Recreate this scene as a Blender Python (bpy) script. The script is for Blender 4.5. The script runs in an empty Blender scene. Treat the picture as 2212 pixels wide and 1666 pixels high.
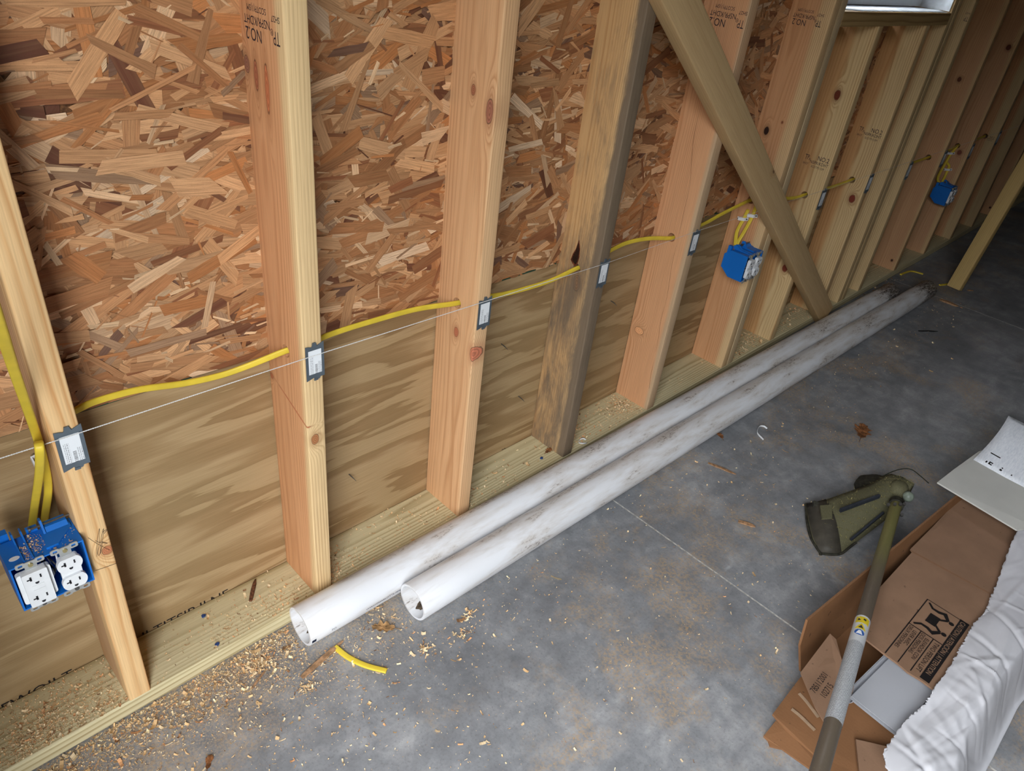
import bpy, bmesh, math, random
import numpy as np
from mathutils import Vector, Matrix

# ------------------------------------------------------------------ camera, world, light, exposure
SC = bpy.context.scene
COL = SC.collection
CAM_F, CAM_ROT, CAM_LOC = 1562.7236, (0.99103917, -0.10817678, -0.76895818), (-0.5395, -1.1065, 1.3351)
cam_d = bpy.data.cameras.new('camera')
cam_d.sensor_width = 36.0
cam_d.lens = CAM_F / 2212 * 36.0
cam_d.clip_start = 0.02
cam = bpy.data.objects.new('camera', cam_d)
cam.location = CAM_LOC
cam.rotation_euler = CAM_ROT
COL.objects.link(cam)
SC.camera = cam

world = bpy.data.worlds.new('overcast_sky')
SC.world = world
world.use_nodes = True
world.node_tree.nodes['Background'].inputs[0].default_value = (0.93, 0.965, 1.0, 1)
world.node_tree.nodes['Background'].inputs[1].default_value = 10.2
SC.cycles.max_bounces = 5
SC.cycles.diffuse_bounces = 4
SC.cycles.glossy_bounces = 2
SC.cycles.transmission_bounces = 4
SC.cycles.use_adaptive_sampling = True
SC.cycles.adaptive_threshold = 0.1
SC.view_settings.view_transform = 'Standard'
SC.view_settings.look = 'None'
SC.view_settings.exposure = 0.75
SC.view_settings.gamma = 1.0
SC.view_settings.use_curve_mapping = False

NEAR_X, JAMB_Y, DOOR_END, DOOR_H = -0.80, -0.78, -2.1, 2.1
portal_d = bpy.data.lights.new('garage_door_daylight', 'AREA')
portal_d.shape = 'RECTANGLE'
portal_d.size = DOOR_H
portal_d.size_y = JAMB_Y - DOOR_END
portal_d.cycles.is_portal = True
portal = bpy.data.objects.new('garage_door_daylight', portal_d)
portal.location = (NEAR_X - 0.02, (JAMB_Y + DOOR_END) / 2, DOOR_H / 2)
portal.rotation_euler = (0, math.radians(-90), 0)
COL.objects.link(portal)

_M = cam.rotation_euler.to_matrix()
_C = Vector(CAM_LOC)
def at(u, v, ax, val):
    """point of the place seen at photo pixel (u, v) on the plane axis = val"""
    d = _M @ Vector(((u - 1106) / CAM_F, -(v - 833) / CAM_F, -1))
    return _C + d * ((val - _C[ax]) / d[ax])

# ------------------------------------------------------------------ node helpers
def lin(c):
    return tuple((x / 12.92 if x <= 0.04045 else ((x + 0.055) / 1.055) ** 2.4) for x in (k / 255 for k in c)) + (1,)

class G:
    def __init__(self, name):
        self.m = bpy.data.materials.new(name)
        self.m.use_nodes = True
        self.t = self.m.node_tree
        self.b = self.t.nodes['Principled BSDF']
    def n(self, ty, **kw):
        nd = self.t.nodes.new(ty)
        for k, v in kw.items():
            setattr(nd, k, v)
        return nd
    def put(self, sock, v):
        if isinstance(v, bpy.types.NodeSocket):
            self.t.links.new(v, sock)
        elif v is not None:
            if isinstance(v, (int, float)) and hasattr(sock.default_value, '__len__'):
                v = [v] * len(sock.default_value)
            sock.default_value = v
    def math(self, op, a, b=None, c=None, clamp=False):
        nd = self.n('ShaderNodeMath', operation=op, use_clamp=clamp)
        for s, v in zip(nd.inputs, (a, b, c)):
            self.put(s, v)
        return nd.outputs[0]
    def vec(self, op, a, b=None):
        nd = self.n('ShaderNodeVectorMath', operation=op)
        self.put(nd.inputs[0], a)
        if b is not None:
            self.put(nd.inputs[3] if op == 'SCALE' else nd.inputs[1], b)
        return nd.outputs[1] if op in ('LENGTH', 'DOT_PRODUCT') else nd.outputs[0]
    def mix(self, f, a, b, mode='MIX'):
        nd = self.n('ShaderNodeMix', data_type='RGBA', blend_type=mode)
        self.put(nd.inputs[0], f); self.put(nd.inputs[6], a); self.put(nd.inputs[7], b)
        return nd.outputs[2]
    def noise(self, v, scale=1, detail=2, rough=.5, dist=0, w=0, color=False):
        nd = self.n('ShaderNodeTexNoise', noise_dimensions='4D')
        self.put(nd.inputs['Vector'], v)
        for k, x in (('Scale', scale), ('Detail', detail), ('Roughness', rough), ('Distortion', dist), ('W', w)):
            self.put(nd.inputs[k], x)
        return nd.outputs[1 if color else 0]
    def mapr(self, v, a, b, c=0., d=1., smooth=True):
        nd = self.n('ShaderNodeMapRange', interpolation_type='SMOOTHSTEP' if smooth else 'LINEAR')
        for s, x in zip(nd.inputs, (v, a, b, c, d)):
            self.put(s, x)
        return nd.outputs[0]
    def ramp(self, f, stops):
        nd = self.n('ShaderNodeValToRGB')
        cr = nd.color_ramp
        while len(cr.elements) < len(stops):
            cr.elements.new(0.5)
        for e, (p, c) in zip(cr.elements, stops):
            e.position = p
            e.color = c if len(c) == 4 else tuple(c) + (1,)
        self.put(nd.inputs[0], f)
        return nd.outputs[0]
    def coord(self, which='Object'):
        return self.n('ShaderNodeTexCoord').outputs[which]
    def sep(self, v):
        nd = self.n('ShaderNodeSeparateXYZ')
        self.put(nd.inputs[0], v)
        return nd.outputs
    def comb(self, x, y, z):
        nd = self.n('ShaderNodeCombineXYZ')
        for s, v in zip(nd.inputs, (x, y, z)):
            self.put(s, v)
        return nd.outputs[0]
    def out(self, color, rough=.7, metal=0., spec=.3, bump=None, bstr=.2, bdist=.001, trans=0.):
        self.put(self.b.inputs['Base Color'], color)
        self.put(self.b.inputs['Roughness'], rough)
        self.put(self.b.inputs['Metallic'], metal)
        self.put(self.b.inputs['Specular IOR Level'], spec)
        self.put(self.b.inputs['Transmission Weight'], trans)
        if bump is not None:
            nd = self.n('ShaderNodeBump')
            self.put(nd.inputs['Strength'], bstr); self.put(nd.inputs['Distance'], bdist)
            self.put(nd.inputs['Height'], bump)
            self.t.links.new(nd.outputs[0], self.b.inputs['Normal'])
        return self.m

def plain(name, rgb, rough=.6, metal=0., spec=.3, var=.08, scale=60):
    g = G(name)
    p = g.coord()
    f = g.noise(p, scale, 3)
    c = lin(rgb)
    d = tuple(x * (1 - var * 2) for x in c[:3]) + (1,)
    return g.out(g.mix(g.mapr(f, .35, .7), d, c), rough, metal, spec)

def mute(c, k=.06):
    l = .3 * c[0] + .59 * c[1] + .11 * c[2]
    return tuple(x + (l - x) * k for x in c)

def wood(name, light, dark, heart, heart_lo=None, heart_hi=None, pith=(.02, .12), spacing=.0045, seed=0., knots=(), amp=.006,
         contrast=.8, stain=None, rough=.62, axis='z', streak=1.):
    """sawn softwood: growth rings about a pith line, heartwood, knots, optional blue stain"""
    light, dark, heart = mute(light), mute(dark), mute(heart)
    g = G(name)
    p = g.coord()
    if axis == 'x':
        s = g.sep(p)
        p = g.comb(s[2], s[1], s[0])
    x, y, z = g.sep(p)
    wob = g.noise(g.comb(g.math('MULTIPLY', x, 5), g.math('MULTIPLY', y, 5), g.math('MULTIPLY', z, 1.3)), 1, 2, .5, 0, seed)
    r0 = g.vec('LENGTH', g.comb(g.math('SUBTRACT', x, pith[0]), g.math('SUBTRACT', y, pith[1]), 0.))
    r = g.math('MULTIPLY_ADD', g.math('SUBTRACT', wob, .5), amp * 4, r0)
    fine = g.noise(g.comb(g.math('MULTIPLY', x, 60), g.math('MULTIPLY', y, 60), g.math('MULTIPLY', z, 5)), 1, 2, .5, 0, seed + 3)
    r = g.math('MULTIPLY_ADD', g.math('SUBTRACT', fine, .5), spacing * .55, r)
    ks = []
    dn = g.noise(g.vec('SCALE', p, 90.), 1, 1, .5, 0, seed) if knots else None
    for (kx, ky, kz, rx, ry, rz, kd, *sh) in knots:
        dv = g.vec('SUBTRACT', p, (kx, ky, kz))
        if sh:
            q_ = g.sep(dv)
            dv = g.comb(q_[0], g.math('MULTIPLY_ADD', q_[2], -sh[0], q_[1]), q_[2])
        d = g.math('MULTIPLY_ADD', g.math('SUBTRACT', dn, .5), .35, g.vec('LENGTH', g.vec('DIVIDE', dv, (rx, ry, rz))))
        d2 = g.vec('LENGTH', g.vec('DIVIDE', dv, (rx * 2, ry * 1.25, rz * 2.2)))
        b = g.math('POWER', 2.718, g.math('MULTIPLY', g.math('MULTIPLY', d2, d2), -1.))
        r = g.math('MULTIPLY_ADD', b, spacing * 4.5, r)
        ks.append((d, kd))
    fr = g.math('FRACT', g.math('DIVIDE', r, spacing))
    ring = g.ramp(fr, [(0., (0, 0, 0)), (.45, (.12, .12, .12)), (.82, (1, 1, 1)), (1., (.05, .05, .05))])
    vary = g.noise(g.comb(g.math('MULTIPLY', x, 25), g.math('MULTIPLY', y, 25), g.math('MULTIPLY', z, 2)), 1, 1, .5, 0, seed + 9)
    ringf = g.math('MULTIPLY', ring, g.mapr(vary, .3, .7, contrast * .35, contrast))
    hn = g.math('MULTIPLY_ADD', g.math('SUBTRACT', wob, .5), .05, y)
    hf = g.mapr(hn, heart_lo, heart_hi, 0., 1.) if heart_hi is not None else 0.
    base = g.mix(hf, lin(light), lin(heart))
    dk = g.mix(hf, lin(dark), tuple(a * b for a, b in zip(lin(heart), (.72, .6, .5, 1))))
    c = g.mix(ringf, base, dk)
    fib = g.noise(g.comb(g.math('MULTIPLY', x, 500), g.math('MULTIPLY', y, 500), g.math('MULTIPLY', z, 12)), 1, 2, .6, 0, seed)
    c = g.mix(g.mapr(fib, .3, .75, 0, .22 * streak), c, (.25, .13, .06, 1))
    for d, kd in ks:
        kr = g.math('SINE', g.math('MULTIPLY', d, 17.))
        kc = g.mix(g.mapr(kr, -1, 1, 0, .6), lin(kd), tuple(q * 1.9 for q in lin(kd)[:3]) + (1,))
        c = g.mix(g.mapr(d, 2.4, .9, 0, .45), c, tuple(a * .6 + b * .4 for a, b in zip(lin(kd), lin(dark))))
        c = g.mix(g.mapr(d, 1.06, .86), c, kc)
        edge = g.math('SUBTRACT', 1., g.math('MULTIPLY', g.math('ABSOLUTE', g.math('SUBTRACT', d, .97)), 9.), clamp=True)
        c = g.mix(g.math('MULTIPLY', edge, .75), c, (.07, .035, .02, 1))
    if stain:
        c = stain(g, p, c)
    return g.out(c, rough, 0, .25, fib, .25, .0006)

# ------------------------------------------------------------------ mesh helpers
class MB:
    def __init__(self):
        self.v, self.f, self.uv, self.col = [], [], [], []
    def add(self, vs, fs):
        o = len(self.v)
        self.v += [tuple(q) for q in vs]
        self.f += [tuple(i + o for i in f) for f in fs]
        return o
    def box(self, x0, x1, y0, y1, z0, z1):
        vs = [(x, y, z) for x in (x0, x1) for y in (y0, y1) for z in (z0, z1)]
        self.add(vs, [(0, 1, 3, 2), (4, 6, 7, 5), (0, 4, 5, 1), (2, 3, 7, 6), (0, 2, 6, 4), (1, 5, 7, 3)])
        return self
    def prism(self, poly, h, fn):
        """closed polygon (a, b), extruded from 0 to h; fn(a, b, c) -> point"""
        n = len(poly)
        vs = [fn(a, b, 0) for a, b in poly] + [fn(a, b, h) for a, b in poly]
        self.add(vs, [tuple(range(n))[::-1], tuple(range(n, 2 * n))] + [(i, (i + 1) % n, n + (i + 1) % n, n + i) for i in range(n)])
        return self
    def slab(self, pts, th):
        """polygon of 3D points given a downward thickness"""
        n = len(pts)
        pts = [Vector(q) for q in pts]
        nn = (pts[1] - pts[0]).cross(pts[2] - pts[0])
        dn = Vector((0, 0, -th))
        vs = pts + [q + dn for q in pts]
        top = tuple(range(n)) if nn.z > 0 else tuple(range(n))[::-1]
        self.add(vs, [top, tuple(i + n for i in top[::-1])] + [(i, (i + 1) % n, n + (i + 1) % n, n + i) for i in range(n)])
        return self
    def sweep(self, path, sec, up=(0, 0, 1), caps=True, scale=None):
        path = [Vector(q) for q in path]
        up = Vector(up)
        n, m = len(path), len(sec)
        vs = []
        for i, q in enumerate(path):
            t = (path[min(i + 1, n - 1)] - path[max(i - 1, 0)]).normalized()
            s = up.cross(t)
            if s.length < 1e-4:
                s = Vector((0, 1, 0)).cross(t)
            s.normalize()
            w = t.cross(s)
            k = scale[i] if scale else 1.
            vs += [q + (w * a + s * b) * k for a, b in sec]
        fs = [(i * m + j, i * m + (j + 1) % m, (i + 1) * m + (j + 1) % m, (i + 1) * m + j) for i in range(n - 1) for j in range(m)]
        if caps:
            fs += [tuple(range(m))[::-1], tuple(range((n - 1) * m, n * m))]
        self.add(vs, fs)
        return self
    def tube(self, path, r, m=12, **k):
        return self.sweep(path, ring(r, m), **k)
    def build(self, name, mat, parent=None, loc=None, smooth=False, rot=None):
        me = bpy.data.meshes.new(name)
        me.from_pydata(self.v, [], self.f)
        bm = bmesh.new(); bm.from_mesh(me)
        bmesh.ops.recalc_face_normals(bm, faces=bm.faces)
        bm.to_mesh(me); bm.free()
        if smooth:
            me.polygons.foreach_set('use_smooth', [True] * len(me.polygons))
            try:
                me.set_sharp_from_angle(angle=math.radians(40))
            except Exception:
                pass
        me.materials.append(mat)
        return link(name, me, parent, loc, rot)

def link(name, me, parent=None, loc=None, rot=None):
    o = bpy.data.objects.new(name, me)
    COL.objects.link(o)
    if loc is not None:
        o.location = loc
    if rot is not None:
        o.rotation_euler = rot
    if parent is not None:
        o.parent = parent
    return o

def empty(name, loc=(0, 0, 0)):
    return link(name, None, None, loc)

def tag(o, label=None, cat=None, group=None, kind=None):
    for k, v in (('label', label), ('category', cat), ('group', group), ('kind', kind)):
        if v:
            o[k] = v
    return o

def ring(r, m=12, ry=None):
    return [(r * math.cos(2 * math.pi * i / m), (ry or r) * math.sin(2 * math.pi * i / m)) for i in range(m)]

def rrect(w, h, r, seg=3):
    """rounded rectangle outline centred on the origin"""
    o = []
    for cx, cy, a0 in ((w / 2 - r, h / 2 - r, 0), (-w / 2 + r, h / 2 - r, 90), (-w / 2 + r, -h / 2 + r, 180), (w / 2 - r, -h / 2 + r, 270)):
        for i in range(seg + 1):
            a = math.radians(a0 + 90 * i / seg)
            o.append((cx + r * math.cos(a), cy + r * math.sin(a)))
    return o

def spline(pts, k=8):
    """Catmull-Rom through the points"""
    P = [Vector(q) for q in pts]
    P = [P[0] * 2 - P[1]] + P + [P[-1] * 2 - P[-2]]
    o = []
    for i in range(1, len(P) - 2):
        a, b, c, d = P[i - 1:i + 3]
        for j in range(k):
            t = j / k
            o.append(.5 * ((2 * b) + (c - a) * t + (2 * a - 5 * b + 4 * c - d) * t * t + (3 * b - a - 3 * c + d) * t ** 3))
    o.append(P[-2])
    return o

def text_mesh(body, size, align='LEFT', spacing=1.):
    cu = bpy.data.curves.new('lettering', 'FONT')
    cu.body = body; cu.size = size; cu.align_x = align; cu.space_character = spacing
    cu.resolution_u = 3
    ob = bpy.data.objects.new('lettering', cu)
    COL.objects.link(ob)
    bpy.context.view_layer.update()
    me = bpy.data.meshes.new_from_object(ob.evaluated_get(bpy.context.evaluated_depsgraph_get()))
    bpy.data.objects.remove(ob)
    bpy.data.curves.remove(cu)
    return me

def lettering(name, body, size, mat, parent, origin, right, up, align='LEFT', spacing=1., squash=1., fn=None):
    """flat print: text laid out from origin along right / up (given in the parent's space)"""
    me = text_mesh(body, size, align, spacing)
    right, up, origin = Vector(right).normalized(), Vector(up).normalized(), Vector(origin)
    for v in me.vertices:
        q = Vector(v.co)
        v.co = fn(q.x * squash, q.y) if fn else origin + right * q.x * squash + up * q.y
    me.materials.clear(); me.materials.append(mat)
    return link(name, me, parent)

random.seed(7)
RNG = np.random.default_rng(11)

# ------------------------------------------------------------------ materials of the setting
D, T, PL = .1313, .038, .038
def m_concrete():
    g = G('concrete')
    p = g.coord()
    a = g.noise(p, 3.0, 6, .65, .4)
    b = g.noise(p, 17, 6, .7, .3, 4)
    c = g.noise(p, 160, 3, .6, 0, 2)
    s = g.sep(p)
    tro = g.noise(g.comb(g.math('ADD', s[0], g.math('MULTIPLY', s[1], 1.6)), g.math('MULTIPLY', s[1], 5), 0.), 7, 4, .6, .6, 8)
    col = g.ramp(g.math('ADD', g.math('MULTIPLY', a, .55), g.math('MULTIPLY', b, .45)),
                 [(.3, lin((88, 90, 94))), (.5, lin((134, 136, 139))), (.66, lin((176, 176, 177)))])
    col = g.mix(g.mapr(tro, .35, .65, 0, .3), col, lin((112, 112, 116)))
    col = g.mix(g.mapr(c, .5, .72, 0, .35), col, lin((88, 88, 90)))
    dust = g.math('MULTIPLY', g.mapr(g.noise(p, 3.6, 4, .7, .4, 21), .47, .62), g.mapr(g.noise(p, 120, 3, .8, 0, 5), .42, .6))
    col = g.mix(g.math('MULTIPLY', dust, .55), col, lin((182, 152, 112)))
    near = g.math('MULTIPLY', g.math('MULTIPLY', g.mapr(s[1], -.42, -.16), g.mapr(s[0], .75, .0)), g.mapr(g.noise(p, 210, 3, .8, 0, 15), .46, .6))
    col = g.mix(g.math('MULTIPLY', near, .6), col, lin((206, 180, 142)))
    lime = g.math('MULTIPLY', g.mapr(g.noise(p, 5, 5, .7, .6, 33), .62, .76), .5)
    col = g.mix(lime, col, lin((190, 192, 196)))
    return g.out(col, g.mapr(b, .3, .7, .5, .75), 0, .35, c, .18, .002)
M_CONC = m_concrete()
M_JOINT = plain('joint_lime', (206, 202, 194), .9, var=.25, scale=90)

def m_plywood():
    g = G('plywood')
    p = g.coord()
    s = g.sep(p)
    q = g.comb(g.math('MULTIPLY_ADD', s[2], .18, s[0]), 0., s[2])
    q2 = g.vec('MULTIPLY', q, (1.0, 1, 8.0))
    n = g.noise(q2, 1, 3, .55, .5, 3.3)
    jag = g.noise(g.vec('MULTIPLY', q, (11, 1, 260)), 1, 3, .65, 0, 2)
    n = g.math('MULTIPLY_ADD', g.math('SUBTRACT', jag, .5), .05, n)
    fr = g.math('FRACT', g.math('MULTIPLY', n, 7.))
    c = g.ramp(fr, [(0., lin((174, 147, 108))), (.35, lin((177, 150, 112))), (.6, lin((153, 124, 87))), (.95, lin((144, 116, 80))), (1., lin((170, 143, 104)))])
    st = g.noise(g.vec('MULTIPLY', q, (7, 1, 420)), 1, 3, .6, 0, 9)
    c = g.mix(g.mapr(st, .35, .75, 0, .3), c, lin((110, 80, 48)))
    big = g.noise(p, 2.5, 2, .5, 0, 5)
    c = g.mix(g.mapr(big, .4, .7, 0, .35), c, lin((150, 134, 98)))
    return g.out(c, .7, 0, .2, st, .15, .0006)
M_PLY = m_plywood()

def m_strand():
    g = G('osb_strand')
    at_ = g.n('ShaderNodeVertexColor', layer_name='tint').outputs[0]
    uv = g.n('ShaderNodeUVMap', uv_map='grain').outputs[0]
    a = g.noise(g.vec('MULTIPLY', uv, (18, 520, 1)), 1, 3, .6)
    b = g.noise(g.vec('MULTIPLY', uv, (4, 110, 1)), 1, 2, .5, .2, 4)
    sp = g.noise(g.coord(), 900, 2, .6)
    c = g.mix(g.mapr(a, .35, .70, 0, .6), at_, g.mix(.75, at_, (.09, .035, .012, 1)))
    c = g.mix(g.mapr(b, .4, .7, 0, .3), c, g.mix(.5, c, (.5, .3, .14, 1)))
    c = g.mix(g.mapr(sp, .55, .75, 0, .35), c, (.16, .065, .02, 1))
    return g.out(c, .55, 0, .3, a, .3, .0006)
M_STRAND = m_strand()
M_OSB = plain('osb_core', (120, 80, 48), .75, var=.3, scale=200)
M_GREEN = plain('green_edge_seal', (52, 82, 62), .8, var=.2)
M_DARKWALL = plain('dim_board', (92, 76, 60), .8, var=.2, scale=8)
M_INK = plain('stamp_ink', (62, 50, 58), .8, var=.25, scale=900)
M_BLACKINK = plain('black_ink', (34, 28, 26), .8, var=.1)

# ------------------------------------------------------------------ the setting
floor = tag(empty('floor'), 'grey trowelled concrete floor with saw-cut joints and sawdust', kind='structure')
JX = (0.8215, 3.275)
edges = (-0.80, JX[0], JX[1], 7.6)
for i in range(3):
    g0 = .0024
    x0, x1 = edges[i] + (g0 if i else 0), edges[i + 1] - (g0 if i < 2 else 0)
    MB().box(x0, x1, -6.2, .02, -.1, 0).build('slab', M_CONC, floor)
for x in JX:
    MB().box(x - .0024, x + .0024, -6.2, .02, -.1, -.0006).build('joint_filler', M_JOINT, floor)

wall = tag(empty('wall_left'), 'sheathed outer wall of strand board above a plywood strip', kind='structure')
OSB_Z = .598
WX0, WX1, SILL = 1.742, 2.63, 1.203
MB().box(-.80, 7.6, 0, .018, -.02, OSB_Z).build('plywood_sheet', M_PLY, wall)
osb = MB()
osb_part = MB().box(-.80, WX0, -.0005, .012, OSB_Z, 2.5).build('strand_board', M_OSB, wall)
MB().box(WX0, WX1, 0, .012, OSB_Z, SILL - .04).build('strand_board', M_OSB, wall)
MB().box(WX0, WX1, 0, .012, 2.15, 2.5).build('strand_board', M_OSB, wall)
MB().box(WX1, 7.6, 0, .012, OSB_Z, 2.5).build('strand_board', M_OSB, wall)
MB().box(-.80, 7.6, -.0034, .001, OSB_Z - .0022, OSB_Z + .0012).build('green_edge', M_GREEN, wall)

def strands(x0, x1, z0, z1, count):
    """pressed wood strands laid over each other, each a thin flake with its own level"""
    cs = .004
    nx, nz = int((x1 - x0) / cs) + 1, int((z1 - z0) / cs) + 1
    hf = np.zeros((nx, nz), np.int32)
    pal = [((182, 128, 84), 6), ((166, 110, 68), 5), ((194, 142, 96), 6), ((204, 154, 108), 4.5), ((214, 172, 130), 2.2), ((140, 86, 54), 2.4),
           ((104, 60, 42), 1.1), ((182, 116, 66), 3), ((158, 122, 92), 1.4), ((222, 188, 152), .8), ((112, 80, 64), .5)]
    wts = np.array([q[1] for q in pal]); wts = wts / wts.sum()
    out = []
    for i in range(count):
        f = i / count
        u = RNG.random()
        if f < .55:
            L, W = RNG.uniform(.06, .16), RNG.uniform(.014, .038)
        elif u < .46:
            L, W = RNG.uniform(.05, .14), RNG.uniform(.012, .030)
        elif u < .75:
            L, W = RNG.uniform(.03, .085), RNG.uniform(.005, .012)
        else:
            L, W = RNG.uniform(.012, .045), RNG.uniform(.0015, .006)
        ang = RNG.normal(0, .36) if RNG.random() < .74 else RNG.uniform(-1.57, 1.57)
        ang += .05
        cx, cz = RNG.uniform(x0, x1), RNG.uniform(z0, z1)
        ca, sa = math.cos(ang), math.sin(ang)
        n = 4
        tp, bt = [], []
        sl0, sl1 = RNG.normal(0, .25) * W, RNG.normal(0, .25) * W
        taper0, taper1 = (RNG.uniform(.35, 1.), RNG.uniform(.35, 1.)) if RNG.random() < .5 else (1., 1.)
        for k in range(n + 1):
            t = k / n
            ww = W * .5 * (taper0 * (1 - t) + taper1 * t) * RNG.uniform(.88, 1.08)
            tp.append(((t - .5) * L + (sl0 if k == 0 else sl1 if k == n else 0), ww))
            bt.append(((t - .5) * L - (sl0 if k == 0 else sl1 if k == n else 0), -ww * RNG.uniform(.88, 1.08)))
        loc2 = bt + tp[::-1]
        pts = [(cx + a * ca - b * sa, cz + a * sa + b * ca) for a, b in loc2]
        if any(q[1] < z0 for q in pts):
            pts = [(q[0], max(q[1], z0)) for q in pts]
        # cells covered
        aa = np.linspace(-L / 2, L / 2, max(2, int(L / cs) + 1))
        bb = np.linspace(-W / 2, W / 2, max(2, int(W / cs) + 1))
        A, B = np.meshgrid(aa, bb)
        ix = np.clip(((cx + A * ca - B * sa - x0) / cs).astype(int), 0, nx - 1)
        iz = np.clip(((cz + A * sa + B * ca - z0) / cs).astype(int), 0, nz - 1)
        lv = int(hf[ix, iz].max()) + 1
        hf[ix, iz] = lv
        c = np.array(pal[RNG.choice(len(pal), p=wts)][0], float)
        if L < .05 and RNG.random() < .35:
            c = np.array((216, 178, 136), float)
        c = np.clip(np.array(mute(c, .08)) * RNG.uniform(.92, 1.14), 0, 255)
        out.append((pts, loc2, lv, c, L * W, RNG.uniform(0, 30, 2)))
    return out

def strand_mesh(name, items, st=.00007):
    vs, fs, cols, uvs = [], [], [], []
    for pts, loc2, lv, c, _, off in items:
        o, n = len(vs), len(pts)
        y = -.0008 - lv * st
        vs += [(q[0], y, q[1]) for q in pts]
        fs.append(tuple(range(o, o + n)))
        cols += [lin(c)] * n
        uvs += [(a + off[0], b + off[1]) for a, b in loc2]
    me = bpy.data.meshes.new(name)
    me.from_pydata(vs, [], fs)
    ca = me.color_attributes.new('tint', 'FLOAT_COLOR', 'CORNER')
    ca.data.foreach_set('color', np.array(cols, np.float32).ravel())
    ul = me.uv_layers.new(name='grain')
    ul.data.foreach_set('uv', np.array(uvs, np.float32).ravel())
    me.materials.append(M_STRAND)
    return me
ST = strands(-.62, 2.02, OSB_Z, 1.42, 11500) + strands(2.02, 4.9, OSB_Z, 1.38, 9000)
ST = [q for q in ST if not any(WX0 < a < WX1 and b > SILL - .042 for a, b in q[0])]
top_cover = sorted(range(len(ST)), key=lambda i: -(ST[i][4] if ST[i][2] > 6 and ST[i][0][0][0] < 1.7 else 0))
big = set(top_cover[:290])
for i in sorted(big):
    link('strand', strand_mesh('strand', [ST[i]]), osb_part)
rest = link('strand_mat', strand_mesh('strand_mat', [s for i, s in enumerate(ST) if i not in big]), osb_part)
rest['kind'] = 'stuff'

wall_near = tag(empty('wall_near'), 'wall around the open garage doorway behind the viewer', kind='structure')
MB().box(NEAR_X - .15, NEAR_X, JAMB_Y, .02, -.1, 2.6).build('wall_panel', M_DARKWALL, wall_near)
MB().box(NEAR_X - .15, NEAR_X, -6.2, DOOR_END, -.1, 2.6).build('wall_panel', M_DARKWALL, wall_near)
MB().box(NEAR_X - .15, NEAR_X, DOOR_END, JAMB_Y, DOOR_H, 2.6).build('wall_panel', M_DARKWALL, wall_near)
tag(MB().box(NEAR_X, 7.6, -6.35, -6.2, -.1, 2.6).build('wall_right', M_DARKWALL), 'plain board wall across the room', kind='structure')
tag(MB().box(7.6, 7.75, -6.35, .02, -.1, 2.6).build('wall_far', M_DARKWALL), 'dim board wall at the far end', kind='structure')
tag(MB().box(NEAR_X - .15, 7.75, -6.35, .02, 2.6, 2.7).build('ceiling', M_DARKWALL), 'dim board ceiling', kind='structure')
tag(MB().box(-6, 14, 1.7, 1.9, -.2, 1.7).build('window_light_block', M_DARKWALL), 'added unseen wall outside the window, cutting down its daylight', kind='structure')  # unseen wall, added to hold back daylight through the window
tag(MB().box(-9.6, -9.2, -16, 14, -.2, 3.75).build('doorway_sky_block', M_DARKWALL), 'added unseen dark wall hiding the low sky from the doorway', kind='structure')  # unseen wall, added to block low sky so light falls off indoors
M_GROUND = plain('outside_ground', (92, 94, 80), .9, var=.2, scale=3)
tag(MB().box(-30, 40, -35, 30, -.4, -.15).build('ground_outside', M_GROUND), 'ground outside the garage', kind='structure')

# ------------------------------------------------------------------ bottom plate and studs
M_PLATE = wood('treated_plate', (216, 204, 162), (164, 146, 100), (212, 198, 154), pith=(-.05, .04), spacing=.0062, seed=2.2, amp=.003, contrast=1., axis='x',
               knots=())
sec = rrect(D - .0004, PL, .004)
pm = MB()
PX0, PX1 = -.79, 7.58
pm.prism([(a, b) for a, b in sec], PX1 - PX0, lambda a, b, c: (c, a, b))
plate = pm.build('bottom_plate', M_PLATE, None, (PX0, -D / 2, PL / 2 + .0005), True)
tag(plate, 'greenish treated timber bottom plate running along the concrete under all studs', 'plate')
tag(MB().prism(rrect(D, PL, .004), 8.3, lambda a, b, c: (c, a, b)).build('top_plate', M_PLATE, None, (-.78, -D / 2, 2.48), True),
    'horizontal timber top plate above the studs', 'plate')

LIGHT, DARK, PEACH = (226, 186, 140), (182, 130, 78), (214, 164, 120)

def drill(o, y, z, r=.0125):
    cu = MB().tube([(-.02, y, z), (.06, y, z)], r, 20).build('cutter', M_OSB, None, o.location)
    md = o.modifiers.new('hole', 'BOOLEAN')
    md.operation = 'DIFFERENCE'; md.object = cu; md.solver = 'EXACT'
    bpy.context.view_layer.update()
    me = bpy.data.meshes.new_from_object(o.evaluated_get(bpy.context.evaluated_depsgraph_get()))
    o.modifiers.clear()
    o.data = me
    bpy.data.objects.remove(cu)

def stud(name, x, label, mat, h=2.42, z=PL + .001, hole=None, group='wall studs', th=T, r=.003):
    m = MB().prism([(a + th / 2, b) for a, b in rrect(th, D - .001, r)], h, lambda a, b, c: (a, b, c))
    o = m.build(name, mat, None, (x, -D / 2 - .0006, z), True)
    tag(o, label, 'stud', group)
    if hole:
        drill(o, hole[0] + D / 2, hole[1] - z)
    return o

def kl(u, v, x, rad, col=(150, 92, 62)):
    """knot on the left face of the stud at x, seen at pixel (u, v); rad = (y, z) radii"""
    p = at(u, v, 0, x)
    return (0., p.y + D / 2, p.z - PL, .03, rad[0], rad[1], col)
def kf(u, v, x, rad, col=(150, 92, 62)):
    """knot on the front face"""
    p = at(u, v, 1, -D)
    return (p.x - x, -D / 2, p.z - PL, rad[0], .03, rad[1], col)

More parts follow.
